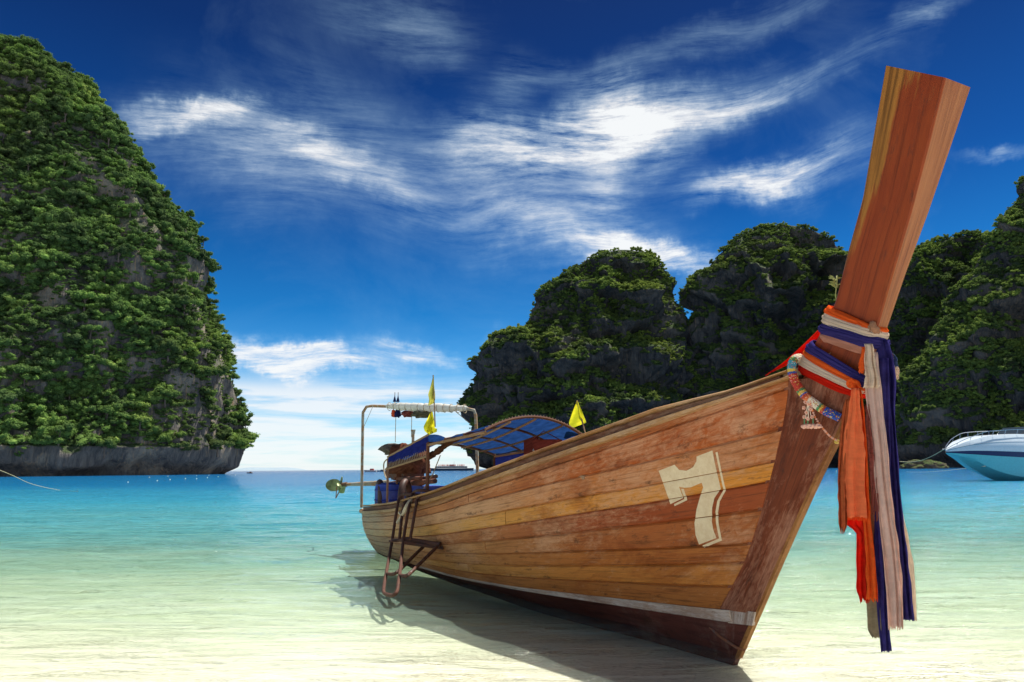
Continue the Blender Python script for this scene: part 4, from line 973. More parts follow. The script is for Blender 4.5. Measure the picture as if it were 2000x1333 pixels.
# handle bars and swivel
mb = MB(); mb.box(EC(808, 937), (1.35, .07, .06), rotH); epart(mb, 'upper_bar', ENG)
mb = MB(); mb.tube([EC(752, 946), EC(852, 931)], .034, 8); mb.tube([EC(800, 944, .25), EC(850, 940, .25)], .040, 8); epart(mb, 'tiller_bar', ENG)
mb = MB(); mb.tube([EC(742, 938), EC(741, 948), EC(748, 952), EC(822, 948), EC(830, 944), EC(829, 939)], .024, 7); epart(mb, 'cradle', IRON)
mb = MB(); mb.tube([EC(792, 980), EC(792, 958)], .055, 10); mb.box(EC(792, 958), (.42, .32, .09), rotH); mb.tube([EC(792, 966), EC(792, 962)], .15, 12); epart(mb, 'swivel', ENG)
# shaft reaches aft and outboard
E0 = EC(760, 942); E1 = P3(onp(668, 947, .9))
mb = MB(); mb.tube([E0, E0 + (E1 - E0) * .5, E1], [.045, .040, .028], 10); mb.tube([E0 + (E1 - E0) * .0 + Vector((0, 0, -.06)), E0 + (E1 - E0) * .9 + Vector((0, 0, -.02))], .014, 6); sh = epart(mb, 'propeller_shaft', STEEL)
ax = (E1 - E0).normalized(); px_ = ax.cross(Vector((0, 0, 1))).normalized(); pz_ = px_.cross(ax)
mb = MB(); mb.tube([E1 - ax * .10, E1 + ax * .06], [.05, .035], 10); hub = epart(mb, 'propeller_hub', ENG2)
BRASS = mat_plain('weathered_brass', (.20, .25, .11), .4, .6, var=.35, sc=14)
for a_, sc_ in ((-.9, 1.05), (1.25, .8), (3.3, .8)):
    mb = MB(); V = []; r1, r2 = 6, 8
    d_ = px_ * math.cos(a_) + pz_ * math.sin(a_); e_ = ax.cross(d_)
    for i in range(r1 + 1):
        rr_ = (.03 + .17 * i / r1) * sc_; wd = .085 * math.sin(math.pi * min(.97, (i + .8) / (r1 + 1.2))) * sc_
        for j in range(r2 + 1):
            w = (j / r2 - .5) * 2; V.append(E1 + d_ * rr_ + (e_ * math.cos(.6) + ax * math.sin(.6)) * wd * w + ax * .02 * w * w)
    m = r2 + 1; f_ = [(i * m + j, i * m + j + 1, (i + 1) * m + j + 1, (i + 1) * m + j) for i in range(r1) for j in range(r2)]
    nV = len(V); V2 = [v + ax * .007 for v in V]; mb.raw(V + V2, f_ + [tuple(nV + q for q in g[::-1]) for g in f_]); epart(mb, 'propeller_blade', BRASS, hub)
# the blade that faces us reads as a full disc at the end of the shaft
cB = P3(onp(652, 948, .9)); mb = MB(); V = [cB + px_ * .02]
vd = (Vector(CAM) - cB).normalized(); t1 = vd.cross(Vector((0, 0, 1))).normalized(); t2 = t1.cross(vd)
ring = [cB + t1 * .165 * math.cos(q) + t2 * .125 * math.sin(q) + vd * .02 * math.cos(2 * q) for q in np.linspace(0, 6.28, 19)[:-1]]
V = [cB - vd * .03] + ring + [p - vd * .012 for p in ring] + [cB - vd * .045]
mb.raw(V, [(0, 1 + i, 1 + (i + 1) % 18) for i in range(18)] + [(37, 19 + (i + 1) % 18, 19 + i) for i in range(18)] + [(1 + i, 19 + i, 19 + (i + 1) % 18, 1 + (i + 1) % 18) for i in range(18)])
epart(mb, 'propeller_blade', BRASS, hub)
mb = MB(); g0 = P3(onp(667, 953, .9)); g1 = P3(onp(656, 973, .9)); g2 = P3(onp(658, 950, .9)); mb.tube([g0, g1], .012, 6); mb.tube([g2, g1], .009, 6); epart(mb, 'skeg', IRON)

# ------------------------------------------------------------------ loose things in the stern
def ring_pts(c, r, nrm, n=28, squash=1.0):
    nrm = Vector(nrm).normalized(); a_ = nrm.cross(Vector((0, 0, 1))).normalized(); b_ = a_.cross(nrm); return [Vector(c) + a_ * r * squash * math.cos(2 * math.pi * i / n) + b_ * r * math.sin(2 * math.pi * i / n) for i in range(n)]
RUB = mat_plain('worn_rubber', (.075, .032, .022), .55, var=.4, sc=8)
for (px, py, n, r, lab, tw) in ((741, 975, .52, .30, 'old dark rubber tyre standing on edge in the stern, left of the blue drum', .35), (791, 972, .44, .26, 'small brown rubber tyre leaning between the blue drum and the boarding ladder', .9)):
    mb = MB(); c = P3(onp(px, py, n)); d_ = Vector(hv) * math.cos(tw) + Vector(nv_) * math.sin(tw); d_ = d_.cross(Vector((0, 0, 1)))
    mb.tube(ring_pts(c, r, d_ + Vector(hv) * .2, 32, .62), .058, 12, closed=True); o = mb.build('tyre', RUB); tag(o, lab, 'tyre', 'tyres in the stern')
DRUMB = mat_plain('blue_drum_plastic', (.03, .06, .36), .45, var=.35, sc=5)
mb = MB(); c = P3(onp(766, 992, .30)); prof = [(.0, 0), (.26, 0), (.28, .03), (.28, .16), (.295, .18), (.28, .20), (.28, .38), (.295, .40), (.28, .42), (.27, .52), (.22, .56), (0, .56)]
V = []; nn = 24
for r_, z_ in prof: V += [c + Vector((r_ * math.cos(2 * math.pi * i / nn) * 1.15, r_ * math.sin(2 * math.pi * i / nn), z_ * .8)) for i in range(nn)]
mb.raw(V, [(i * nn + j, i * nn + (j + 1) % nn, (i + 1) * nn + (j + 1) % nn, (i + 1) * nn + j) for i in range(len(prof) - 1) for j in range(nn)]); o = mb.build('drum', DRUMB); tag(o, 'blue plastic drum standing in the stern beneath the engine', 'drum')
BOXW = mat_plain('brown_box', (.16, .06, .045), .7, var=.3, sc=6)
mb = MB(); mb.box(P3((-8.55, .25, .82)), (.42, .34, .16), Matrix.Rotation(.4, 3, 'Z')); mb.box(P3((-8.55, .25, .905)), (.45, .37, .02), Matrix.Rotation(.4, 3, 'Z')); o = mb.build('locker_box', BOXW, None, False); tag(o, 'low brown box on the stern deck behind the upright steel pole', 'box')
BLUEC = mat_cloth('blue_crate_cloth', (.04, .08, .38), .3, .1)
mb = MB(); mb.box(P3(onp(838, 966, -.1)), (.7, .45, .30), rotH); o = uvobj(mb.build('blue_chest', DRUMB, None, False)); tag(o, 'blue chest inside the boat just right of the engine mount', 'chest')

# boarding ladder hooked over the starboard gunwale
LAD = mat_rust('rusty_ladder_tube', (.045, .015, .009), (.085, .030, .016), .7)
lad = empty('boarding_ladder', tuple(P3((-6, 1.2, .5)))); tag(lad, 'rusty tube boarding ladder hooked over the stern side of the wooden boat', 'ladder')
LI = Matrix.Translation(-Vector(lad.location))
def lpart(mb, name, mat=LAD):
    o = mb.build(name, mat); o.data.transform(LI); o.parent = lad; return o
def LP(px, py): 
    n = float(np.interp(py, [955, 985, 1055, 1165], [.93, 1.10, 1.30, 1.85])); return P3(onp(px, py, n))
r_ = .021
mb = MB(); mb.tube(spline([P3(onp(838, 969, .8)), P3(onp(812, 967, .95)), LP(789, 966), LP(780, 975), LP(776, 990), LP(766, 1055), LP(757, 1105), LP(750, 1145), LP(750, 1158), LP(758, 1162), LP(768, 1163), LP(775, 1156), LP(778, 1140), LP(782, 1110), LP(788, 1055), LP(797, 1000), LP(803, 972), LP(808, 962), P3(onp(822, 958, .95)), P3(onp(862, 964, .70))], 5), r_, 8); lpart(mb, 'ladder_rail')
mb = MB(); mb.tube(spline([P3(onp(800, 974, .9)), LP(790, 984), LP(786, 1000), LP(780, 1054)], 5), r_, 8); lpart(mb, 'inner_rail')
mb = MB(); mb.tube(spline([P3(onp(842, 972, .85)), LP(822, 970), LP(815, 976), LP(812, 992), LP(801, 1054)], 5), r_, 8); lpart(mb, 'inner_rail')
mb = MB(); mb.box((LP(766, 1057) + LP(788, 1057)) / 2, (.24, .10, .02), Matrix.Rotation(.2, 3, 'Z')); mb.tube([LP(766, 1055), LP(788, 1056)], r_, 8); lpart(mb, 'ladder_step')
ha_ = Vector(hull(.33, 5.3, .03)); 
H1 = P3(onp(860, 1066, .93))
mb = MB(); mb.tube([LP(786, 1053), P3(onp(860, 1064, .95))], .030, 8); mb.tube([LP(790, 1060), P3(onp(866, 1071, .90))], .024, 8); lpart(mb, 'hull_bracket')
for a_, b_, c_ in (((827, 1068), (778, 1116), (756, 1121)), ((853, 1069), (800, 1121), (781, 1124))):
    mb = MB(); mb.tube(spline([P3(onp(*a_, 1.0)), (P3(onp(*a_, 1.0)) + LP(*b_)) / 2, LP(*b_), LP((b_[0] + c_[0]) / 2, c_[1] + 1), LP(*c_)], 5), r_, 8); lpart(mb, 'strut')
mb = MB(); mb.tube(spline([P3(onp(808, 972, .98)), LP(797, 985), LP(788, 1003), LP(776, 1022)], 6), [.03] * 12 + [.024] * 7, 8); mb.tube(ring_pts(LP(784, 1004), .04, (LP(776, 1022) - LP(797, 985))), .012, 6, closed=True)
o = mb.build('rope_fender', mat_plain('pale_hose', (.62, .50, .34), .8)); tag(o, 'pale bound rope end hanging over the gunwale beside the ladder', 'rope')

# red basket and white bag hung under the canopy
REDB = mat_cloth('red_net_basket', (.24, .055, .04), .3, .25)
mb = MB(); c = P3(onp(1068, 868, -.4)); V = []; rows = [(.16, .0), (.155, -.07), (.13, -.15), (.09, -.20), (.0, -.21)]; nn = 20
for r0_, z_ in rows: V += [c + Vector((r0_ * 1.25 * math.cos(2 * math.pi * i / nn), r0_ * math.sin(2 * math.pi * i / nn), z_ + .05)) for i in range(nn)]
mb.raw(V, [(i * nn + j, i * nn + (j + 1) % nn, (i + 1) * nn + (j + 1) % nn, (i + 1) * nn + j) for i in range(4) for j in range(nn)]); mb.tube([c + Vector((.2 * math.cos(q), .16 * math.sin(q), .05)) for q in np.linspace(0, 6.28, 21)[:-1]], .010, 5, closed=True)
mb.tube([c + Vector((-.19, 0, .05)), P3(onp(1062, 842, -.4)), c + Vector((.19, 0, .05))], .006, 4)
o = uvobj(mb.build('hanging_basket', REDB)); tag(o, 'red-brown basket hanging on cords beneath the blue canopy', 'basket')
mb = MB(); cc_ = [P3(onp(px, py, -.38)) for px, py in ((1023, 861), (1048, 852), (1054, 876), (1023, 890))]; d_ = Vector((.02, .05, 0)); mb.raw([q for q in cc_] + [q + d_ for q in cc_], [(0, 1, 2, 3), (7, 6, 5, 4), (0, 4, 5, 1), (1, 5, 6, 2), (2, 6, 7, 3), (3, 7, 4, 0)])
o = uvobj(mb.build('hanging_cloth', REDB, None, False)); tag(o, 'flat red-brown cloth hanging beneath the canopy left of the basket', 'cloth')
mb = MB(); mb.ball(P3(onp(1056, 880, -.4)), .07, (1.6, 1, .6), 10, .2); o = uvobj(mb.build('white_bag', WHITEC)); tag(o, 'small white bag tucked under the hanging basket', 'bag')

# ------------------------------------------------------------------ flags
YEL = mat_cloth('yellow_flag_cloth', (.78, .72, .03), .12, .5); YEL2 = mat_cloth('faded_yellow_cloth', (.52, .50, .10), .15, .45)
def flag(label, stick, stick_r, poly, n, mat, seed, fold=.02, nv=14, nu=8):
    """stick: two pixel points; poly: left edge and right edge as matching rows"""
    base = P3(onp(*stick[0], n)); e = empty('flag', tuple(base)); tag(e, label, 'flag'); I_ = Matrix.Translation(-base)
    mb = MB(); mb.tube([base, P3(onp(*stick[1], n))], stick_r, 5); o = mb.build('flag_stick', WOODP); o.data.transform(I_); o.parent = e
    V, UVs = [], []; rows = len(poly); tt = np.linspace(0, rows - 1, nv)
    for i, q in enumerate(tt):
        j = min(int(q), rows - 2); f = q - j; (l0, r0), (l1, r1) = poly[j], poly[j + 1]; L_ = np.array(l0) * (1 - f) + np.array(l1) * f; R_ = np.array(r0) * (1 - f) + np.array(r1) * f
        for k in range(nu + 1):
            w = k / nu; p = L_ * (1 - w) + R_ * w; V.append(P3(onp(p[0], p[1], n + fold * math.sin(w * 7 + i * .35 + seed)))); UVs.append((w * .3, i / nv * .5))
    m = nu + 1; Fc = [(i * m + j, i * m + j + 1, (i + 1) * m + j + 1, (i + 1) * m + j) for i in range(nv - 1) for j in range(nu)]
    o = mesh('flag_cloth', V, Fc, mat, None, True, UVs); o.data.transform(I_); o.parent = e; return e
flag('bright yellow triangular flag on a short stick at the forward canopy corner', ((1146, 858), (1127, 783)), .012, [((1127, 783), (1128, 784)), ((1119, 803), (1136, 802)), ((1111, 826), (1144, 822)), ((1114, 838), (1145, 826))], -.84, YEL, 1)
flag('faded yellow-green flag drooping from the tall thin stick above the white awning', ((850, 834), (846, 733)), .010, [((846, 735), (847, 735)), ((841, 755), (848, 755)), ((836, 771), (850, 771)), ((838, 780), (850, 780)), ((836, 793), (848, 788))], .4, YEL2, 2, .03)
flag('crumpled bright yellow flag at the aft corner post of the canopy', ((835, 856), (842, 804)), .010, [((841, 805), (845, 805)), ((833, 822), (848, 820)), ((827, 834), (849, 836)), ((829, 842), (854, 838)), ((838, 850), (853, 844))], .80, YEL, 3, .05)
# bunting bundled under the white awning
def clump(name, px, py, rx, rz, mat, label, cat, seed, depth=.10, at=None):
    q = (px - 735) / (925 - 735); c = bar(q); d = P3(onp(px, py, .0)); zc = (proj(np.array(c))[1] - py) / 1389 * 14.0
    c = c + Vector((0, 0, zc))
    bm = bmesh.new(); bmesh.ops.create_icosphere(bm, subdivisions=3, radius=1); pv = np.array([v.co[:] for v in bm.verts]); kk = fbm(pv * 2.4 + seed, 3, seed)
    for v, k_ in zip(bm.verts, kk): v.co = Vector((v.co.x * rx, v.co.y * depth, v.co.z * rz)) * (1 + .45 * float(k_)) + c
    me = bpy.data.meshes.new(name); bm.to_mesh(me); bm.free(); me.polygons.foreach_set('use_smooth', [True] * len(me.polygons)); o = uvobj(link(name, me, mat), 3); tag(o, label, cat); return o
ORG = mat_cloth('orange_red_cloth', (.70, .12, .05), .2, .3); NVB = mat_cloth('navy_cloth', (.02, .025, .10), .3, .15); GRY = mat_cloth('grey_olive_cloth', (.13, .12, .08), .4, .15); BRD = mat_cloth('brick_red_cloth', (.22, .06, .05), .4, .15)
clump('orange_cloth', 782, 807, .045, .065, ORG, 'small orange-red cloth dangling below the left part of the white awning', 'cloth', 3, .04)
clump('navy_cloth', 791, 808, .055, .07, NVB, 'small navy cloth hanging beside the orange one under the white awning', 'cloth', 4, .05)
clump('red_cloth', 812, 808, .12, .055, BRD, 'brick-red cloth bundled below the middle of the white awning', 'cloth', 5)
clump('grey_cloth', 838, 808, .17, .07, GRY, 'olive-grey cloth bundle sagging below the awning by the yellow flag', 'cloth', 6)
for px, lab in ((784, 'left of two tiny navy pennants standing on top of the white awning'), (791, 'right of two tiny navy pennants standing on top of the white awning')):
    q = (px - 735) / 190; c = bar(q) + Vector((0, 0, .06)); e = empty('pennant', tuple(c)); tag(e, lab, 'pennant', 'navy pennants on the awning'); mb = MB(); mb.tube([(0, 0, 0), (0, 0, .21)], .006, 4); o = mb.build('pennant_stick', WOODP, e)
    mb = MB(); mb.raw([(-.035, -.006, .03), (.03, -.006, .03), (.0, -.006, .16), (-.035, .006, .03), (.03, .006, .03), (.0, .006, .16)], [(0, 1, 2), (5, 4, 3), (0, 3, 4, 1), (1, 4, 5, 2), (2, 5, 3, 0)]); uvobj(mb.build('pennant_cloth', NVB, e, False))
for px, y0, y1, lab in ((787, 812, 868, 'left thin cord hanging from the white awning down to the engine'), (820, 812, 858, 'right thin cord hanging from the white awning behind the exhaust pipe')):
    q = (px - 735) / 190; c = bar(q); mb = MB(); mb.tube([c, c - Vector((0, 0, .66 if px < 800 else .55))], .006, 4); o = mb.build('cord', ROPEM); tag(o, lab, 'cord')
# two people-free details: lines in the stern
mb = MB(); mb.tube([P3(onp(832, 905, .6)), P3(onp(846, 925, .6)), P3(onp(815, 975, .6))][1:], .008, 4); mb.tube([P3(onp(846, 925, .6)), P3(onp(860, 890, .6))], .008, 4); o = mb.build('stay_rope', ROPEM); tag(o, 'dark rope stay running from the canopy post down to the stern', 'rope')
# ------------------------------------------------------------------ cloths tied to the prow
def loopband(name, label, mat, b_top, b_bot, f_top, f_bot, hn=.075, npl=5, lift=.012, tail=None, plz=.010, seed=0):
    """a pleated band round the post: back edge top/bottom and front edge top/bottom as pixels on the starboard side"""
    bt, bb, ft, fb = [onp(*q, hn) for q in (b_top, b_bot, f_top, f_bot)]; nu, nw = 48, 18; V, UVs = [], []; rg = random.Random(seed); ph = rg.uniform(0, 6)
    for i in range(nu):
        a = 2 * math.pi * i / nu; cs, sn = math.cos(a), math.sin(a); sx = np.sign(cs) * abs(cs) ** .55; nn = np.sign(sn) * abs(sn) ** .55; w = (sx + 1) / 2
        for j in range(nw + 1):
            q = j / nw; T_ = np.array(bt) * (1 - w) + np.array(ft) * w; B_ = np.array(bb) * (1 - w) + np.array(fb) * w; c = T_ * (1 - q) + B_ * q; mid = (np.array(bt) + np.array(ft)) / 2
            off = lift + plz * (abs(math.sin(q * math.pi * npl + ph + .7 * math.sin(a * 2 + j * .1 + seed))) ) + .02 * math.sin(math.pi * q)
            s = c[0] + off * sx; n = nn * (hn + off); V.append(BW(s, n, c[2] + .004 * math.sin(a * 5 + j))); UVs.append((a * .16, q * .14))
    m = nw + 1; Fc = [(i * m + j, i * m + j + 1, ((i + 1) % nu) * m + j + 1, ((i + 1) % nu) * m + j) for i in range(nu) for j in range(nw)]
    o = mesh(name, V, Fc, mat, None, True, UVs); md = o.modifiers.new('thickness', 'SOLIDIFY'); md.thickness = .006; tag(o, label, 'cloth', 'cloths tied round the prow'); return o
CW = mat_cloth('cream_sash_cloth', (.82, .68, .54), .10, .5); CO = mat_cloth('orange_sash_cloth', (.92, .16, .03), .12, .5); CN = mat_cloth('indigo_sash_cloth', (.055, .045, .20), .25, .35); CR = mat_cloth('red_sash_cloth', (.72, .025, .012), .15, .5)
CP = mat_cloth('pink_terry_cloth', (.46, .20, .14), .3, .1); CB = mat_cloth('beige_knot_cloth', (.42, .22, .13), .2, .3); CLB = mat_cloth('slate_blue_cloth', (.12, .17, .30), .2, .3); CRB = mat_cloth('rust_sash_cloth', (.48, .11, .04), .2, .3); CK = mat_cloth('khaki_sash_cloth', (.30, .24, .15), .2, .3); CPI = mat_cloth('pale_pink_sash_cloth', (.80, .60, .52), .10, .5); CM = mat_cloth('maroon_net_cloth', (.30, .09, .07), .35, .25)
loopband('wrapped_scarf', 'upper orange band wound round the prow just above the cream one', CO, (1621, 596), (1617, 612), (1706, 641), (1702, 652), .058, 2, .014, seed=1)
loopband('wrapped_scarf', 'cream band wound round the prow between the orange and indigo bands', CW, (1617, 606), (1612, 634), (1705, 646), (1699, 668), .060, 4, .018, seed=2)
loopband('wrapped_scarf', 'indigo band wound round the neck of the prow above the pink towelling', CN, (1612, 628), (1607, 648), (1704, 662), (1700, 684), .062, 4, .024, seed=3)
loopband('wrapped_scarf', 'rough pink towelling band round the prow under the indigo band', CP, (1608, 644), (1604, 664), (1700, 678), (1688, 694), .066, 1, .010, plz=.004, seed=4)
loopband('wrapped_scarf', 'lower indigo band slanting down to the orange knot', CN, (1590, 664), (1580, 684), (1692, 742), (1684, 764), .082, 4, .030, seed=5)
loopband('wrapped_scarf', 'lower orange band slanting beneath the lower indigo one', CO, (1583, 676), (1572, 698), (1684, 748), (1672, 764), .090, 3, .026, seed=6)
loopband('wrapped_scarf', 'lower cream band in wide folds above the red one', CW, (1573, 686), (1563, 712), (1674, 756), (1660, 768), .100, 4, .022, seed=7)
loopband('wrapped_scarf', 'lowest red band wound below the cream folds', CR, (1566, 704), (1562, 724), (1664, 762), (1654, 776), .105, 3, .016, seed=8)

def hang(name, label, mat, pts, n, folds=4, amp=.018, nu=22, nv=46, seed=0, fringe=0.0, flare=0.0, parent=None):
    """hanging strip; pts: rows of (left px, right px, y px); it hangs straight down in front of the prow"""
    rg = random.Random(seed); ys = [p[2] for p in pts]; Ls = pchip(ys, [p[0] for p in pts]); Rs = pchip(ys, [p[1] for p in pts]); top = ys[0]; bot = ys[-1]
    V, UVs = [], []; ph = rg.uniform(0, 6); cut = [rg.uniform(-1, 1) for _ in range(nu + 1)]
    for i in range(nv + 1):
        q = i / nv; y = top + (bot - top) * q; l, r = float(Ls(y)), float(Rs(y))
        for k in range(nu + 1):
            w = k / nu; ww = w + .10 * math.sin(w * 5 + ph + q * 1.5) + .05 * math.sin(q * 4 + ph); nn = n + amp * .8 * (math.sin(ww * math.pi * 1.35 * folds + ph + 1.6 * q) + .35 * math.sin(ww * math.pi * 3.1 * folds + 2.1 * ph + q * 3)) * (.45 + .55 * q)
            yy = y + (cut[k] * (2.0 + 4 * fringe) if i == nv else 0); crm = float(vnoise(np.array([[w * 5 + seed * 3.1, q * 14, seed]]), 7)[0]); nn += .006 * crm; xx = l + (r - l) * w + 1.2 * math.sin(q * 9 + ph) + (1.6 * float(vnoise(np.array([[q * 16 + seed, k and 5.0, 1]]), 9)[0]) if k in (0, nu) else 0)
            V.append(P3(onp(xx, yy, nn))); UVs.append((w * .25, q * 1.5))
    m = nu + 1; Fc = [(i * m + j, i * m + j + 1, (i + 1) * m + j + 1, (i + 1) * m + j) for i in range(nv) for j in range(nu)]
    o = mesh(name, V, Fc, mat, parent, True, UVs); md = o.modifiers.new('thickness', 'SOLIDIFY'); md.thickness = .0015
    if parent is None: tag(o, label, 'cloth', 'cloths hanging from the prow')
    return o
def fringe(root_px, n, mat, count, length, parent, seed, nm='fringe'):
    rg = random.Random(seed); mb = MB()
    (x0, y0), (x1, y1) = root_px
    for i in range(count):
        f = i / (count - 1); x, y = x0 + (x1 - x0) * f, y0 + (y1 - y0) * f; a_ = onp(x, y - 2, n); l = length * rg.uniform(.5, 1.2); b_ = onp(x + rg.uniform(-2, 2), y + l, n + rg.uniform(-.01, .01)); mb.tube([P3(a_), P3(b_)], .0022, 3)
    o = mb.build(nm, mat, None); 
    if parent is not None: o.parent = parent
    o['kind'] = 'stuff'; return o
hang('hanging_scarf', 'slate-dark indigo cloth behind, longest of all, reaching lowest beside the khaki one', CN, [(1700, 1735, 700), (1698, 1738, 790), (1702, 1740, 900), (1705, 1722, 1000), (1710, 1735, 1130), (1722, 1742, 1273)], .12, 2, .016, seed=11)
hang('hanging_scarf', 'khaki-grey cloth whose rounded end shows below the orange ones', CK, [(1690, 1712, 900), (1690, 1714, 1100), (1694, 1724, 1180), (1697, 1724, 1232), (1705, 1722, 1246)], .10, 1, .014, seed=12)
hang('hanging_scarf', 'widest indigo cloth at the right, bulging below the beige knot', CN, [(1704, 1732, 664), (1704, 1742, 700), (1712, 1749, 745), (1724, 1748, 790), (1735, 1752, 850), (1742, 1762, 1000), (1752, 1776, 1120), (1762, 1788, 1212)], .03, 3, .022, seed=13)
hang('hanging_scarf', 'long pale pink cloth with a ragged end between the two indigo ones', CPI, [(1688, 1712, 688), (1690, 1720, 760), (1704, 1733, 860), (1714, 1745, 980), (1727, 1760, 1120), (1735, 1766, 1228)], .17, 4, .020, seed=14, fringe=1.2)
hang('hanging_scarf', 'narrow cream strip edging the right indigo cloth', CW, [(1720, 1726, 760), (1732, 1740, 900), (1760, 1767, 1010), (1772, 1786, 1120), (1782, 1791, 1212)], -.02, 1, .008, nu=8, seed=15)
o = hang('hanging_scarf', 'maroon net cloth with a long fringe behind the pale pink one', CM, [(1690, 1700, 790), (1694, 1709, 880), (1702, 1714, 955), (1704, 1714, 966)], .165, 2, .010, nu=10, seed=16)
fringe(((1702, 962), (1715, 966)), .165, CM, 16, 46, o, 2)
hang('hanging_scarf', 'red cloth hanging behind the bright orange one', CR, [(1664, 1676, 770), (1656, 1690, 900), (1652, 1692, 1030), (1672, 1696, 1036), (1674, 1700, 1150), (1680, 1700, 1174)], .165, 3, .016, seed=17, fringe=1)
hang('hanging_scarf', 'bright orange cloth with torn edge, longest of the orange ones', CO, [(1668, 1680, 758), (1680, 1684, 780), (1682, 1696, 900), (1684, 1700, 1000), (1690, 1710, 1100), (1693, 1716, 1172)], .185, 2, .018, seed=18, fringe=1)
o = hang('hanging_scarf', 'wide salmon-orange cloth with a frayed hem in front', mat_cloth('salmon_sash_cloth', (.95, .26, .10), .10, .5), [(1663, 1679, 758), (1659, 1682, 800), (1648, 1686, 850), (1646, 1690, 900), (1653, 1692, 960), (1655, 1694, 1012)], .215, 2, .014, seed=19)
fringe(((1655, 1012), (1693, 1012)), .215, CO, 34, 5, o, 3)
hang('hanging_scarf', 'short rust-brown cloth with jagged end at the far left', CRB, [(1651, 1662, 780), (1640, 1660, 850), (1637, 1658, 950), (1637, 1654, 1026), (1640, 1648, 1035)], .20, 3, .016, seed=20, fringe=2)
hang('hanging_scarf', 'short cream cloth flaring out beside the orange knot', CW, [(1688, 1704, 672), (1689, 1710, 700), (1688, 1717, 745), (1686, 1719, 758)], .20, 3, .022, seed=21, nv=20)
hang('hanging_scarf', 'small orange loop beside the short cream cloth', CO, [(1684, 1690, 678), (1678, 1690, 710), (1675, 1686, 729)], .19, 1, .010, nu=8, nv=14, seed=22)
hang('hanging_scarf', 'beige folded cloth end drooping from the knot at the right of the prow', CB, [(1704, 1722, 648), (1708, 1730, 665), (1720, 1740, 685), (1728, 1745, 696)], -.02, 3, .02, nv=16, seed=23)
hang('hanging_scarf', 'slate-blue cloth end below the beige knot', CLB, [(1728, 1744, 688), (1734, 1753, 702), (1742, 1755, 716)], -.03, 2, .012, nv=12, seed=24)
hang('hanging_scarf', 'white cloth tip sticking out lowest below the beige knot', CW, [(1734, 1750, 700), (1740, 1756, 722), (1746, 1757, 741)], -.045, 2, .010, nv=12, seed=25)
def knot(name, label, mat, px, py, n, r, seed):
    mb = MB(); c = P3(onp(px, py, n)); rg = random.Random(seed)
    for i in range(5):
        a_ = rg.uniform(0, 6); ax_ = Vector((rg.uniform(-1, 1), rg.uniform(-1, 1), rg.uniform(-1, 1))); mb.tube(ring_pts(c + Vector((rg.uniform(-1, 1), rg.uniform(-1, 1), rg.uniform(-1, 1))) * r * .3, r * .62, ax_, 14, .8), r * .36, 7, closed=True)
    o = uvobj(mb.build(name, mat), 6); tag(o, label, 'knot', 'knots on the prow'); return o
knot('cloth_knot', 'orange cloth knot where the lower bands meet', CO, 1667, 751, .17, .042, 4)
knot('cloth_knot', 'beige-orange cloth knot at the right of the upper bands', CB, 1709, 644, .05, .050, 5)
# red scarf drawn down from the neck to the gunwale
V, UVs = [], []; A0, A1, B0, B1 = (1612, 632), (1606, 664), (1494, 734), (1512, 724)
for i in range(25):
    q = i / 24
    for k in range(11):
        w = k / 10; x = (A0[0] * (1 - w) + A1[0] * w) * (1 - q) + (B0[0] * (1 - w) + B1[0] * w) * q; y = (A0[1] * (1 - w) + A1[1] * w) * (1 - q) + (B0[1] * (1 - w) + B1[1] * w) * q + 6 * math.sin(math.pi * q)
        V.append(P3(onp(x, y, -.05 + .012 * math.sin(w * 9 + q * 2)))); UVs.append((q, w * .2))
o = mesh('red_scarf', V, [(i * 11 + j, i * 11 + j + 1, (i + 1) * 11 + j + 1, (i + 1) * 11 + j) for i in range(24) for j in range(10)], CR, None, True, UVs); o.modifiers.new('thickness', 'SOLIDIFY').thickness = .005
tag(o, 'red scarf stretched from the neck of the prow down to the gunwale', 'cloth')

# ------------------------------------------------------------------ bead and flower garland
gar = empty('flower_garland', tuple(P3(onp(1585, 760, .2)))); tag(gar, 'beaded garland in blue, red, white and green with flower tassels draped on the bow', 'garland')
GI = Matrix.Translation(-Vector(gar.location)); rg = random.Random(9)
def gmat(nm, c): return mat_plain(nm, c, .5, var=.1)
BC = {'white': gmat('white_bead', (.75, .66, .52)), 'teal': gmat('teal_bead', (.03, .28, .42)), 'blue': gmat('blue_bead', (.015, .08, .42)), 'yellow': gmat('yellow_bead', (.70, .50, .08)), 'red': gmat('red_bead', (.50, .04, .025)), 'green': gmat('green_bead', (.05, .25, .10)), 'orange': gmat('orange_bead', (.70, .20, .06)), 'pink': gmat('pink_petal', (.72, .40, .30))}
path = spline([P3(onp(*q)) for q in ((1562, 699, .10), (1551, 703, .19), (1546, 720, .205), (1551, 741, .20), (1563, 762, .19), (1577, 778, .175), (1593, 790, .16), (1612, 803, .13), (1640, 816, .07))], 14)
SEG = [(.0, 'white'), (.07, 'white'), (.12, 'green'), (.16, 'teal'), (.26, 'yellow'), (.29, 'blue'), (.32, 'red'), (.50, 'green'), (.53, 'yellow'), (.56, 'blue'), (.58, 'red'), (.62, 'orange'), (.66, 'white'), (.80, 'green'), (.82, 'yellow'), (.84, 'red'), (.87, 'blue'), (1.01, 'blue')]
cols = {k: MB() for k in BC}
def oct_(mb, c, r):
    mb.raw([c + Vector(v) * r for v in ((1, 0, 0), (-1, 0, 0), (0, 1, 0), (0, -1, 0), (0, 0, 1), (0, 0, -1))], [(0, 2, 4), (2, 1, 4), (1, 3, 4), (3, 0, 4), (2, 0, 5), (1, 2, 5), (3, 1, 5), (0, 3, 5)])
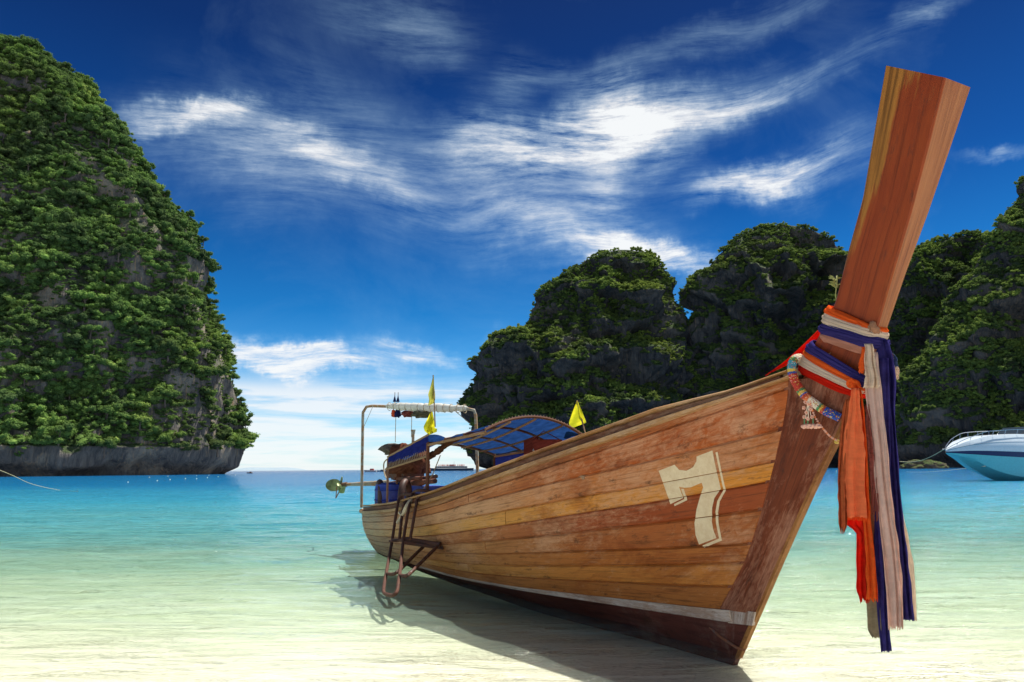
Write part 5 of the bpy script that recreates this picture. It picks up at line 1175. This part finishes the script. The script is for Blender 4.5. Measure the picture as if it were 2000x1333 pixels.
for i in range(len(path) - 1):
    f = i / (len(path) - 2); c_ = [c for a_, c in SEG if a_ <= f][-1]; d = (path[i + 1] - path[i]).normalized(); u = d.cross(Vector((0, 0, 1))).normalized(); w = d.cross(u)
    for ring in range(2):
        for k in range(13):
            a_ = 2 * math.pi * (k + rg.uniform(-.2, .2)) / 13; cc2 = c_ if rg.random() > .18 else rg.choice(['yellow', 'white', 'red', 'orange'])
            oct_(cols[cc2], path[i] + (path[i + 1] - path[i]) * (ring / 2) + (u * math.cos(a_) + w * math.sin(a_)) * .026, .0068)
mb = MB(); mb.tube(path, .022, 8); o = mb.build('garland_core', BC['orange']); o.data.transform(GI); o.parent = gar
def flower(c, r, mp, mc):
    for k in range(6):
        a_ = k * math.pi / 3 + rg.uniform(-.2, .2); d = Vector((math.cos(a_), rg.uniform(-.3, .3), math.sin(a_))); mp.ball(c + d * r * .75, r * .55, (1, .6, 1), 6)
    mc.ball(c, r * .4, (1, 1, 1), 5)
for px, py in ((1573, 786), (1579, 790), (1570, 797), (1583, 800), (1575, 806), (1571, 815), (1586, 815), (1578, 818)): flower(P3(onp(px, py, .20)), .012, cols['pink'], cols['orange'])
for k in range(16): cols['pink'].ball(P3(onp(1568 + k * 2.1, 833 + 2 * math.sin(k * 1.7), .20)), .016, (1, 1, .8), 6, .3)
for px in (1571, 1578, 1588): cols['green'].tube([P3(onp(px, 818, .2)), P3(onp(px, 830, .2))], .004, 4); 
for px in (1573, 1579, 1585): cols['white'].tube([P3(onp(1578, 785, .2)), P3(onp(px, 818, .2))], .003, 4)
th_ = spline([P3(onp(*q)) for q in ((1583, 790, .19), (1592, 815, .17), (1608, 838, .13), (1622, 853, .09), (1637, 862, .06))], 6)
for i, p in enumerate(th_): cols['pink' if i % 3 else 'orange'].ball(p, .008, (1, 1, 1), 5)
for k in range(6): cols['yellow'].ball(P3(onp(1634 + rg.uniform(-3, 3), 861 + rg.uniform(-5, 4), .06)), .010, (1, 1, 1), 6)
for k, mbx in cols.items():
    if mbx.v: o = mbx.build(k + '_beads', BC[k], None); o.data.transform(GI); o.parent = gar; o['kind'] = 'stuff'
# sprig of dry leaves stuck behind the post
mb = MB(); rg = random.Random(4)
for k in range(26):
    b_ = P3(onp(1634 + rg.uniform(-4, 3), 552 + rg.uniform(-10, 14), .03)); d = Vector((rg.uniform(-1, .4), rg.uniform(-.5, .5), rg.uniform(-.2, 1))).normalized() * .045; sd_ = d.cross(Vector((0, 1, 0))).normalized() * .007; mb.raw([b_, b_ + d * .5 + sd_, b_ + d, b_ + d * .5 - sd_], [(0, 1, 2, 3)])
mb.tube([P3(onp(1634, 600, .03)), P3(onp(1632, 575, .03)), P3(onp(1636, 540, .03))], .004, 4)
o = mb.build('leaf_sprig', mat_plain('dry_leaf', (.30, .33, .10), .7), None, False); tag(o, 'small sprig of yellow-green leaves stuck behind the prow above the bands', 'sprig')

# ------------------------------------------------------------------ speedboat at the right edge
SPD = 70.0; sp0 = hity(1950, 934, SPD); SPH = mat_plain('turquoise_gelcoat', (.12, .50, .55), .18, var=.06, spec=.6); SPW = mat_plain('white_gelcoat', (.62, .70, .76), .2, var=.05); SPN = mat_plain('navy_gelcoat', (.018, .014, .085), .2, var=.1); CHR = mat_plain('polished_steel', (.72, .72, .72), .25, .9, var=.05); GLS = mat_plain('dark_glass', (.02, .03, .04), .08, var=.1)
spb = empty('speedboat', (float(sp0[0]) + 3.5, SPD + 1.6, 0)); spb.rotation_euler = (0, 0, 0); tag(spb, 'turquoise and white speedboat with navy stripe and chrome bow rail at the right edge', 'speedboat')
SB = Vector(spb.location); ang = R(17); sx_ = Vector((-math.cos(ang), -math.sin(ang), 0)); sy_ = Vector((-math.sin(ang), math.cos(ang), 0)) # forward, port-away
bow = hity(1847, 882, SPD - 2); L0 = Vector((float(bow[0]), SPD - 2, 0)); 
def SQ(d, n, z): return L0 - sx_ * d + sy_ * n + Vector((0, 0, z)) - SB     # d metres back from the bow tip
zB = float(bow[2])
beam = pchip([0, .4, 1.2, 2.5, 4.5, 7, 14], [.03, .35, .80, 1.35, 1.75, 1.95, 2.0]); ztop = pchip([0, .6, 2, 4.5, 8, 14], [zB + .10, zB + .42, zB + .95, zB + 1.45, zB + 1.60, zB + 1.4])
zs1 = pchip([0, 2, 5, 14], [zB, zB + .05, zB - .02, zB - .3]); zs0 = pchip([0, 2, 5, 14], [zB - .12, zB - .30, zB - .50, zB - .9]); zk = pchip([0, 1, 2.2, 3.6, 5.5, 7.5, 14], [zB - .16, zB - .42, zB - 1.15, .9, .05, -.4, -.5])
zch = pchip([0, 2, 4, 6, 8, 14], [zB - .14, zB - .75, 1.1, .55, .30, .1])
def loft(name, rows, mat, mirror=True, n=44):
    mb = MB(); V = []; ds = np.concatenate([np.linspace(0, 3, 18), np.linspace(3.3, 14, n - 18)])
    for d in ds: r_ = rows(d); V += [SQ(d, -a, z) for a, z in r_]
    m = len(rows(1)); Fs = [(i * m + j, i * m + j + 1, (i + 1) * m + j + 1, (i + 1) * m + j) for i in range(len(ds) - 1) for j in range(m - 1)]; mb.raw(V, Fs)
    V = []
    for d in ds: r_ = rows(d); V += [SQ(d, a, z) for a, z in r_]
    mb.raw(V, [f[::-1] for f in Fs]); return mb.build(name, mat, spb)
loft('hull', lambda d: [(float(beam(d)) * .94, float(zs0(d))), (float(beam(d)) * .90, (float(zs0(d)) + float(zch(d))) / 2), (float(beam(d)) * .80, float(zch(d))), (float(beam(d)) * .40, (float(zch(d)) + float(zk(d))) / 2 - .02), (0, float(zk(d)))], SPH)
loft('navy_stripe', lambda d: [(float(beam(d)) * 1.0 + .01, float(zs1(d)) - .02), (float(beam(d)) * .97 + .012, (float(zs1(d)) + float(zs0(d))) / 2), (float(beam(d)) * .94, float(zs0(d)) - .01)], SPN)
loft('topside', lambda d: [(float(beam(d)) * .72, float(ztop(d))), (float(beam(d)) * .86, float(zs1(d)) + (float(ztop(d)) - float(zs1(d))) * .72), (float(beam(d)) * .96, float(zs1(d)) + (float(ztop(d)) - float(zs1(d))) * .45), (float(beam(d)) * 1.015, float(zs1(d)) + .03), (float(beam(d)) + .01, float(zs1(d)) - .02)], SPW)
loft('deck', lambda d: [(0, float(ztop(d)) + .05), (float(beam(d)) * .4, float(ztop(d)) + .04), (float(beam(d)) * .72, float(ztop(d)))], SPW)
mb = MB()
for sgn in (-1, 1): mb.tube([SQ(d, sgn * (float(beam(d)) * .90 + .03), float(zs1(d)) + (float(ztop(d)) - float(zs1(d))) * .55) for d in np.linspace(.1, 13, 30)], .035, 6)
mb.build('rub_strake', CHR, spb)
mb = MB()
for sgn in (-1, 1): mb.tube([SQ(d, sgn * float(beam(d)) * .78, float(ztop(d)) + .10 + .34 * min(1, d / 3.5)) for d in np.linspace(-.25, 12, 34)], .030, 6)
mb.tube([SQ(-.25, -.03, zB + .2), SQ(-.35, 0, zB + .2), SQ(-.25, .03, zB + .2)], .03, 5); mb.build('bow_rail', CHR, spb)
for d in (1.0, 2.2, 3.4, 4.6, 6, 7.5):
    for sgn in (-1, 1): mb = MB(); mb.tube([SQ(d - .15, sgn * float(beam(d)) * .74, float(ztop(d))), SQ(d, sgn * float(beam(d)) * .78, float(ztop(d)) + .10 + .34 * min(1, d / 3.5))], .024, 5); mb.build('stanchion', CHR, spb)
mb = MB(); V = []
for d, h_ in ((8, 0), (9.2, .75), (12.5, .9), (13.4, 0)): V += [SQ(d, -1.3, float(ztop(8)) + h_ * 1.0), SQ(d, 1.3, float(ztop(8)) + h_ * 1.0)]
mb.raw(V, [(0, 1, 3, 2), (2, 3, 5, 4), (4, 5, 7, 6), (0, 2, 4, 6), (1, 7, 5, 3)]); mb.build('cabin', GLS, spb, False)
mb = MB(); mb.raw([SQ(14, -2, float(zs1(14))), SQ(14, 2, float(zs1(14))), SQ(14, 1.6, -.1), SQ(14, -1.6, -.1)], [(0, 1, 2, 3)]); mb.build('transom', SPH, spb, False)
ROPEY = mat_plain('yellow_rope', (.52, .46, .26), .8, sc=3)
mb = MB(); a_ = Vector(hity(1847, 876, SPD - 2)); b_ = Vector(hitz(1755, 903 + 8, .02)); b_ = Vector(hity(1757, 902, 84)); b_.z = max(b_.z, .3)
mb.tube([a_ + (b_ - a_) * q + Vector((0, 0, -.5 * math.sin(math.pi * q))) for q in np.linspace(0, 1, 14)], .035, 5); o = mb.build('mooring_rope', ROPEY); tag(o, 'pale mooring rope from the speedboat bow slanting down to the water', 'rope')
mb = MB(); a_ = Vector(hity(1925, 911, 66)); b_ = Vector(hitz(1770, 922, .03)); mb.tube([a_ + (b_ - a_) * q + Vector((0, 0, -.25 * math.sin(math.pi * q))) for q in np.linspace(0, 1, 14)], .020, 4); o = mb.build('mooring_rope', ROPEY); tag(o, 'thin rope lying low over the water beneath the speedboat bow', 'rope')
# yellow line running out of the picture at the left
mb = MB(); mb.tube(spline([tuple(hity(-260, 820, 40)), tuple(hity(0, 919, 46)), tuple(hity(60, 945, 51)), tuple(hitz(112, 957, .03)), tuple(hitz(152, 960.5, .02))], 8), .016, 5)
o = mb.build('shore_line', ROPEY); tag(o, 'yellow mooring line dipping into the water at the left edge', 'rope')

# ------------------------------------------------------------------ far boats
FD = 720.0; f0 = hity(838, 917, FD); f1 = hity(925, 916, FD); fx0, fx1 = float(f0[0]), float(f1[0]); fl_ = fx1 - fx0
fer = empty('ferry', ((fx0 + fx1) / 2, FD, 0)); tag(fer, 'distant crowded excursion ferry on the horizon behind the canopy posts', 'ferry'); FB = Vector(fer.location)
FH = mat_plain('ferry_hull_paint', (.06, .09, .14), .5); FWt = mat_plain('ferry_white', (.55, .50, .48), .5); FRd = mat_plain('life_vest_red', (.55, .12, .10), .7)
mb = MB(); V = []
for x, w, zt in ((0, .2, 3.0), (.05, 2.5, 2.6), (.2, 4, 2.2), (.8, 4, 2.2), (1.0, 3.4, 2.4)): X = -fl_ / 2 + x * fl_; V += [(X, -w, zt), (X, w, zt), (X + (1.5 if x < .1 else 0), w * .7, -.3), (X + (1.5 if x < .1 else 0), -w * .7, -.3)]
mb.raw(V, [(i * 4 + j, i * 4 + (j + 1) % 4, i * 4 + 4 + (j + 1) % 4, i * 4 + 4 + j) for i in range(4) for j in range(4)] + [(0, 1, 2, 3), (19, 18, 17, 16)]); mb.build('hull', FH, fer, False)
mb = MB(); mb.box((0, 0, 3.3), (fl_ * .72, 6.5, 1.8)); mb.build('main_cabin', FWt, fer, False)
for k in range(16): mb = MB(); mb.box((-fl_ * .33 + k * fl_ * .044, -3.28, 3.4), (fl_ * .026, .06, .8)); mb.build('cabin_window', GLS, fer, False)
mb = MB(); mb.box((-fl_ * .02, 0, 4.35), (fl_ * .62, 6.8, .2)); mb.build('upper_deck', FWt, fer, False)
mb = MB(); mb.box((fl_ * .02, 0, 5.2), (fl_ * .12, 4, 1.5)); mb.build('wheelhouse', FWt, fer, False)
mb = MB(); mb.tube([(fl_ * .06, 0, 5), (fl_ * .06, 0, 9)], .12, 5); mb.build('mast', FH, fer)
mb = MB()
for k in range(46):
    x = -fl_ * .30 + rnd.random() * fl_ * .60; y = -3 + rnd.random() * 3; mb.ball((x, y, 5.15), .5, (.6, .5, 1.2), 5); mb.ball((x, y, 6.0), .2, (1, 1, 1), 5)
o = mb.build('passenger_crowd', FRd, None); o.location = fer.location; tag(o, 'crowd of passengers in red vests on the upper deck of the distant ferry', 'crowd', kind='stuff')
def small_boat(px0, px1, py, D, label, hullm, cabm, group=None):
    a_, b_ = hity(px0, py, D), hity(px1, py, D); l = float(b_[0] - a_[0]); e = empty('motorboat', (float(a_[0] + b_[0]) / 2, D, 0)); tag(e, label, 'motorboat', 'small boats on the horizon')
    mb = MB(); V = []; h_ = l * .10
    for x, w in ((0, .02), (.2, .10), (.6, .13), (1, .12)): X = -l / 2 + x * l; V += [(X, -w * l, h_ * (1.5 - x * .5)), (X, w * l, h_ * (1.5 - x * .5)), (X + l * .06 * (1 - x), w * .7 * l, -.1), (X + l * .06 * (1 - x), -w * .7 * l, -.1)]
    mb.raw(V, [(i * 4 + j, i * 4 + (j + 1) % 4, i * 4 + 4 + (j + 1) % 4, i * 4 + 4 + j) for i in range(3) for j in range(4)] + [(15, 14, 13, 12)]); mb.build('hull', hullm, e, False)
    mb = MB(); mb.box((l * .12, 0, h_ * 1.8), (l * .34, l * .16, h_ * 1.3), None, .8); mb.build('cabin', cabm, e, False)
small_boat(711, 736, 918, 520, 'white and red motorboat on the horizon left of the engine', FWt, FRd)
small_boat(736, 752, 918, 560, 'dark low motorboat on the horizon just behind the stern curtain', FH, FH)
small_boat(482, 494, 919.5, 420, 'tiny brown boat alone on the horizon beside the left cliff', mat_plain('brown_hull', (.20, .10, .06), .6), mat_plain('brown_cabin', (.26, .13, .08), .6))
# white mooring floats on the water below the left cliff
FLN = {(250, 943): 'leftmost and nearest of all the floats', (292, 933): 'second from the left, a little farther out', (307, 940): 'near one of the third pair', (332, 938): 'near one just left of the middle', (328, 931): 'far one just left of the middle', (362, 936): 'alone in the very middle of the row', (384, 936): 'near one right of the middle', (384, 930): 'far one right of the middle', (405, 934): 'near one of the pair toward the headland', (408, 929): 'far one of the pair toward the headland', (426, 932): 'second from the right end', (460, 929): 'rightmost, out beyond the headland'}
BUOY = mat_plain('buoy_white', (.8, .78, .6), .4)
for px, py in ((250, 943), (292, 933), (307, 940), (332, 938), (328, 931), (362, 936), (384, 936), (384, 930), (405, 934), (408, 929), (426, 932), (460, 929)):
    c = hitz(px, py, 0); r_ = .075 * min(1.6, c[1] / 90); mb = MB(); mb.ball((0, 0, 0), r_, (1, 1, .9), 8); mb.tube([(0, 0, r_ * .8), (0, 0, r_ * 1.2)], r_ * .2, 5); o = mb.build('buoy', BUOY); o.location = (float(c[0]), float(c[1]), .05); tag(o, 'small pale float on the swimming line, %s' % FLN[px, py], 'buoy', 'floats of the swimming line')
# low far island, distance haze painted into its pale blue colour
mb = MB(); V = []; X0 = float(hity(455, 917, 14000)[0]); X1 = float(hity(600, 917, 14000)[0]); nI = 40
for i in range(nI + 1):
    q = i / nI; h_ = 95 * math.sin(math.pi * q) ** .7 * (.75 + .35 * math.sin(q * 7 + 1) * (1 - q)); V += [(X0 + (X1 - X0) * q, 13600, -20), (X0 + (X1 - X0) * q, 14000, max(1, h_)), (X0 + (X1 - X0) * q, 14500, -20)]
mb.raw(V, [(i * 3 + j, i * 3 + j + 1, (i + 1) * 3 + j + 1, (i + 1) * 3 + j) for i in range(nI) for j in range(2)]); o = mb.build('far_island', mat_plain('far_island_haze_blue', (.28, .36, .42), .9), None); tag(o, 'faint low island on the horizon between the left cliff and the boat', kind='structure')
# boulders at the foot of the right-hand wall
for px, py, D, w in ((1808, 893, 330, 9), (1785, 880, 335, 6)):
    bm = bmesh.new(); bmesh.ops.create_icosphere(bm, subdivisions=4, radius=1); pv = np.array([v.co[:] for v in bm.verts]); kk = fbm(pv * 1.8, 4, px)
    for v, k_ in zip(bm.verts, kk): v.co = Vector((v.co.x * w, v.co.y * w * .6, v.co.z * w * .38)) * (1 + .3 * float(k_))
    me = bpy.data.meshes.new('boulder'); bm.to_mesh(me); bm.free(); o = link('boulder', me, mat_rock('shore_rock', (.10, .07, .05), (.22, .15, .10), (.3, .2, .14), 3)); c = hity(px, 900, D); o.location = (float(c[0]), D, 0.5)
    tag(o, {9: 'larger reddish boulder in the water below the dark right-hand wall', 6: 'smaller boulder beside the larger one under the dark wall'}[w], 'boulder')
